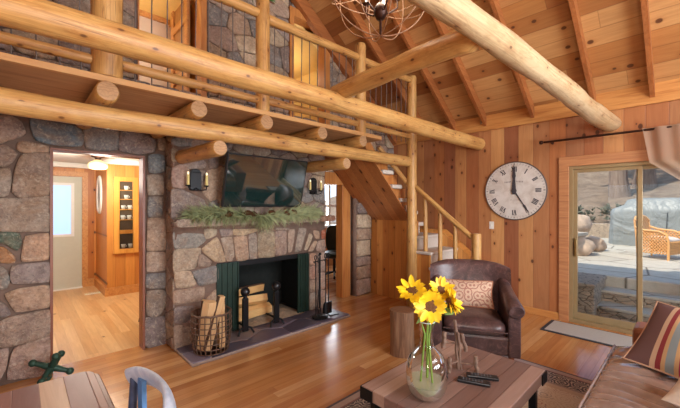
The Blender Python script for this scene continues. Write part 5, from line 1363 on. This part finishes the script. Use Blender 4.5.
for i, (x, z) in enumerate(((5.85, .16), (6.2, .32))):
    w = MB(); w.box(x, x + .42, -2.6, .95, z - .04, z); w.build('tread', fs_.mat, ts, world=True, bevel=.012)
    w = MB(); w.box(x + .03, x + .45, -2.6, .95, z - .2, z - .04); w.build('riser', riser_m.mat, ts, world=True)
w = MB(); w.box(6.58, 6.8, -2.6, .95, .2, .44); w.build('riser', riser_m.mat, ts, world=True)
w = MB(); w.box(6.55, 15.2, -9, 4.6, .3, .48); struct(w.build('floor_terrace', fs_.mat, bevel=.02))
w = MB(); w.box(5.7, 6.6, .95, 1.6, -.1, .42); w.box(5.65, 6.6, .93, 1.62, .42, .48); tag(w.build('cheek_wall', riser_m.mat, bevel=.02), 'low stone wall block left of the patio steps', 'stone wall')
def boulder(c, r, seed, label, cat='boulder', group='boulders at the terrace edge', sc=(1, 1, .75), mat=None):
    w = MB(); w.ball((0, 0, 0), r, 20)
    for i, p in enumerate(w.v):
        q = p.normalized() if p.length else p; k = 1 + .35 * mnoise.noise(q * 1.3 + V((seed, 0, 0))) + .12 * mnoise.noise(q * 4 + V((seed, 3, 0)))
        w.v[i] = V((p.x * k * sc[0], p.y * k * sc[1], p.z * k * sc[2]))
    o = w.build('boulder', mat or rk, smooth=True); o.location = c; return tag(o, label, cat, group)
boulder((9.0, 1.95, .68), .42, 1, 'rough boulder left of the covered grill, nearest the steps'); boulder((9.5, 2.0, 1.12), .36, 2, 'rough boulder topmost of the pile left of the grill')
boulder((10.4, 2.4, .8), .5, 3, 'large rough boulder behind the pile left of the grill'); boulder((9.0, 2.75, .7), .5, 4, 'rough boulder at the left edge of the patio door view')
boulder((10.0, 1.7, .62), .26, 5, 'small rough boulder at the foot of the covered grill')
w = MB(); w.prism([(8.4, 1.75), (9.1, 1.62), (9.4, 2.6), (8.5, 2.8)], 2, .9, .97); tag(w.build('stone_slab', fs_.mat, bevel=.01), 'flat pale stone slab resting on the boulders', 'stone slab')
w = MB(); w.box(14.3, 14.7, -9, 4.4, .4, .95)
tag(w.build('terrace_wall', riser_m.mat, bevel=.03), 'dry stone retaining wall behind the terrace', 'stone wall')
# grill
gcv = NT('grey_grill_cover'); n1 = gcv.noise(gcv.coord(), 1.5, 3, .55, 1.2); gcv.bump(n1.outputs[0], .45, .2); gcv.fin(srgb(126, 128, 125), .45)
gr = T('covered_grill', 'large barbecue grill under a wrinkled silver grey cover on the terrace', 'grill', (12.3, .62, .48))
w = MB(); n_ = 60
rows = [(1.0, 0), (1.0, .3), (.99, .6), (1.02, .82), (.97, .90), (.72, 1.0), (.60, 1.12), (.50, 1.16), (.2, 1.17), (.001, 1.17)]
vs = []
for j, (k, z) in enumerate(rows):
    for i in range(n_):
        a = 6.2832 * i / n_; ca, sa = math.cos(a), math.sin(a); px = math.copysign(abs(ca) ** .45, ca) * .4 * k; py = math.copysign(abs(sa) ** .45, sa) * 1.02 * (k if k > .7 else k * 1.1)
        f = 1 + (.05 * math.sin(a * 9 + z * 2) + .03 * math.sin(a * 17 + z)) * (1 if z < .8 else .4)
        p = V((px * f, py * f, z * 1.1)); p += V((1, 1, .6)) * .03 * mnoise.noise(p * 3); p.z = max(p.z, 0)
        vs.append(p)
w.add(vs, [(j * n_ + i, j * n_ + (i + 1) % n_, (j + 1) * n_ + (i + 1) % n_, (j + 1) * n_ + i) for j in range(len(rows) - 1) for i in range(n_)])
w.build('cover', gcv.mat, gr, smooth=True)
w = MB(); w.tube([(-.41, -.1, .1), (-.42, -.12, .5), (-.41, -.14, .9)], .008, 6); w.build('tie_strap', M['black'], gr, smooth=True)
# wicker chair
wk = T('wicker_armchair', 'honey coloured rattan armchair with pale cushion on the terrace', 'chair', (9.55, .5, .48), R(-20))
wc = plain('rattan', srgb(206, 150, 92), .6, 0, .25, 40, .4)
w = MB()
for sx in (-1, 1):
    w.tube([(sx * .30, .28, 0), (sx * .30, .30, .45), (sx * .30, .34, .86)], .02, 8); w.tube([(sx * .31, -.28, 0), (sx * .32, -.29, .4), (sx * .32, -.25, .56), (sx * .32, -.12, .62), (sx * .31, .15, .64), (sx * .30, .32, .70)], .026, 10)
w.tube([(-.30, .33, .84), (-.2, .36, .93), (0, .37, .97), (.2, .36, .93), (.30, .33, .84)], .026, 10)
w.build('frame', wc, wk, smooth=True)
def lattice(P, nu, nv, r, nm):
    w = MB()
    for i in range(-nv, nu + 1):
        for sg in (1, -1):
            pts = []
            for j in range(nv + 1):
                u = (i + j) / nu if sg == 1 else (i + nv - j) / nu
                if 0 <= u <= 1: pts.append(P(u, j / nv))
            if len(pts) > 1: w.tube(pts, r, 4, cap=False)
    w.build(nm, wc, wk, smooth=True)
wk.scale = (.9, .9, .9)
lattice(lambda u, v: V((-.3 + .6 * u, .30 + .05 * v, .42 + (.46 + .08 * math.sin(3.14 * u)) * v)), 10, 7, .012, 'woven_back')
for sx in (-1, 1): lattice(lambda u, v: V((sx * .31, -.28 + .58 * u, .12 + .50 * v)), 10, 7, .012, 'woven_side')
lattice(lambda u, v: V((-.3 + .6 * u, -.29, .12 + .28 * v)), 10, 4, .012, 'woven_front')
w = pad(MB(), -.28, .28, -.28, .28, .38, .47); w.build('cushion', plain('cream_cushion', srgb(214, 196, 180), .9), wk, smooth=True)
ot = T('patio_table', 'round wooden patio table at the right edge of the terrace', 'table', (10.55, -.15, .48))
w = MB(); w.lathe([(.001, .68), (.36, .68), (.36, .72), (.001, .72)], 28); w.build('top', wc, ot)
w = MB(); w.tube([(0, 0, 0), (0, 0, .68)], .05, 10); w.build('pedestal', M['iron'], ot, smooth=True)
# hillside
hs = NT('forest_floor'); v = hs.coord(); n1 = hs.noise(v, 1.6, 6, .7, .6); n2 = hs.noise(v, 14, 4, .7)
hs.bump(n2.outputs[0], .8, .1); hs.fin(hs.mix(hs.m('MULTIPLY', n2.outputs[0], .8), hs.ramp(n1.outputs[0], [(.3, srgb(104, 84, 68)), (.5, srgb(150, 122, 98)), (.7, srgb(176, 152, 126))]), srgb(96, 90, 80)), .95)
w = MB(); w.sheet(lambda u, v: V((14.6 + 40 * v, -22 + 44 * u, .6 + 13 * v + .5 * mnoise.noise(V((u * 12, v * 9, 0))) * min(1, v * 8) + .15 * mnoise.noise(V((u * 50, v * 40, 4))) * min(1, v * 20))), 70, 60)
struct(w.build('ground_hillside', hs.mat, smooth=True))
w = MB(); w.box(-20, 60, -30, 30, -.6, -.3); struct(w.build('ground', hs.mat))
brk = flatgrain('pine_bark', [srgb(84, 66, 54), srgb(126, 102, 86), srgb(146, 122, 104)], 'z', .95, 9, 1)
fol = plain('pine_foliage', srgb(52, 74, 38), .8, 0, .5, 3)
def tree(x, y, r, H, seed, label, lean=0):
    z = .6 + 13 * (x - 14.6) / 40
    t = T('pine_tree', label, 'tree', (x, y, z), 0, 'pines on the hillside'); rg = random.Random(seed)
    w = MB(); w.tube([(lean * k / 10 * H, .1 * math.sin(k + seed), -.3 + H * k / 10) for k in range(11)], [r * (1.25 if k == 0 else 1 - .07 * k) for k in range(11)], 12, wob=.2, seed=seed); w.build('trunk', brk, t, smooth=True)
    w = MB()
    for k in range(260):
        h = H * (.42 + .58 * rg.random()); rad = (H - h) * .30 + .4; a = rg.uniform(0, 6.283); q = rg.random() ** .5 * rad
        c = V((math.cos(a) * q + lean * h, math.sin(a) * q, h)); s_ = rg.uniform(.25, .6)
        d = V((math.cos(a), math.sin(a), rg.uniform(-.5, .2))) * s_; e = V((-math.sin(a), math.cos(a), rg.uniform(-.3, .3))) * s_ * .5
        w.add([c - d * .5, c + e, c + d, c - e, c + V((0, 0, .12))], [(0, 1, 4), (1, 2, 4), (2, 3, 4), (3, 0, 4)])
    w.build('crown', fol, t)
for i, (x, y, r, H, lb, ln) in enumerate(((18.5, 2.15, .34, 11, 'thick pine trunk seen at the middle bar of the patio door', .0), (20.5, 1.5, .36, 12, 'leaning pine trunk right of the middle bar of the patio door', -.03),
    (27, 6, .3, 13, 'distant pine at the left of the patio door view', 0), (17.5, -2.2, .3, 11, 'pine behind the curtain side of the terrace', 0), (31, 0.5, .4, 14, 'farthest pine high on the slope', 0))):
    tree(x, y, r, H, i, lb, ln)
for i, (x, y, s_) in enumerate(((15.2, 1.9, .45), (15.4, .8, .5), (15.3, -.4, .5), (15.6, 3.2, .4))):
    t = T('shrub', ['low shrub behind the left end of the grill', 'low shrub behind the middle of the grill', 'low shrub behind the right end of the grill', 'low shrub behind the boulders'][i], 'shrub', (x, y, .8), 0, 'shrubs behind the terrace wall')
    w = MB(); rg = random.Random(i)
    for k in range(60): spray(w, (x + rg.gauss(0, s_ * .5), y + rg.gauss(0, s_ * .6), .95 + rg.random() * s_ * 1.3), (rg.gauss(0, 1), rg.gauss(0, 1), 1), 7, .22, .4, rg, .02)
    w.build('foliage', plain('shrub_leaf', srgb(104, 104, 88), .8, 0, .3, 3), t, world=True)
    w = MB()
    for k in range(5): w.tube([(x, y, .8), (x + .2 * math.cos(k * 1.3), y + .2 * math.sin(k * 1.3), 1.3)], .012, 5)
    w.build('stems', M['redwood'], t, world=True)
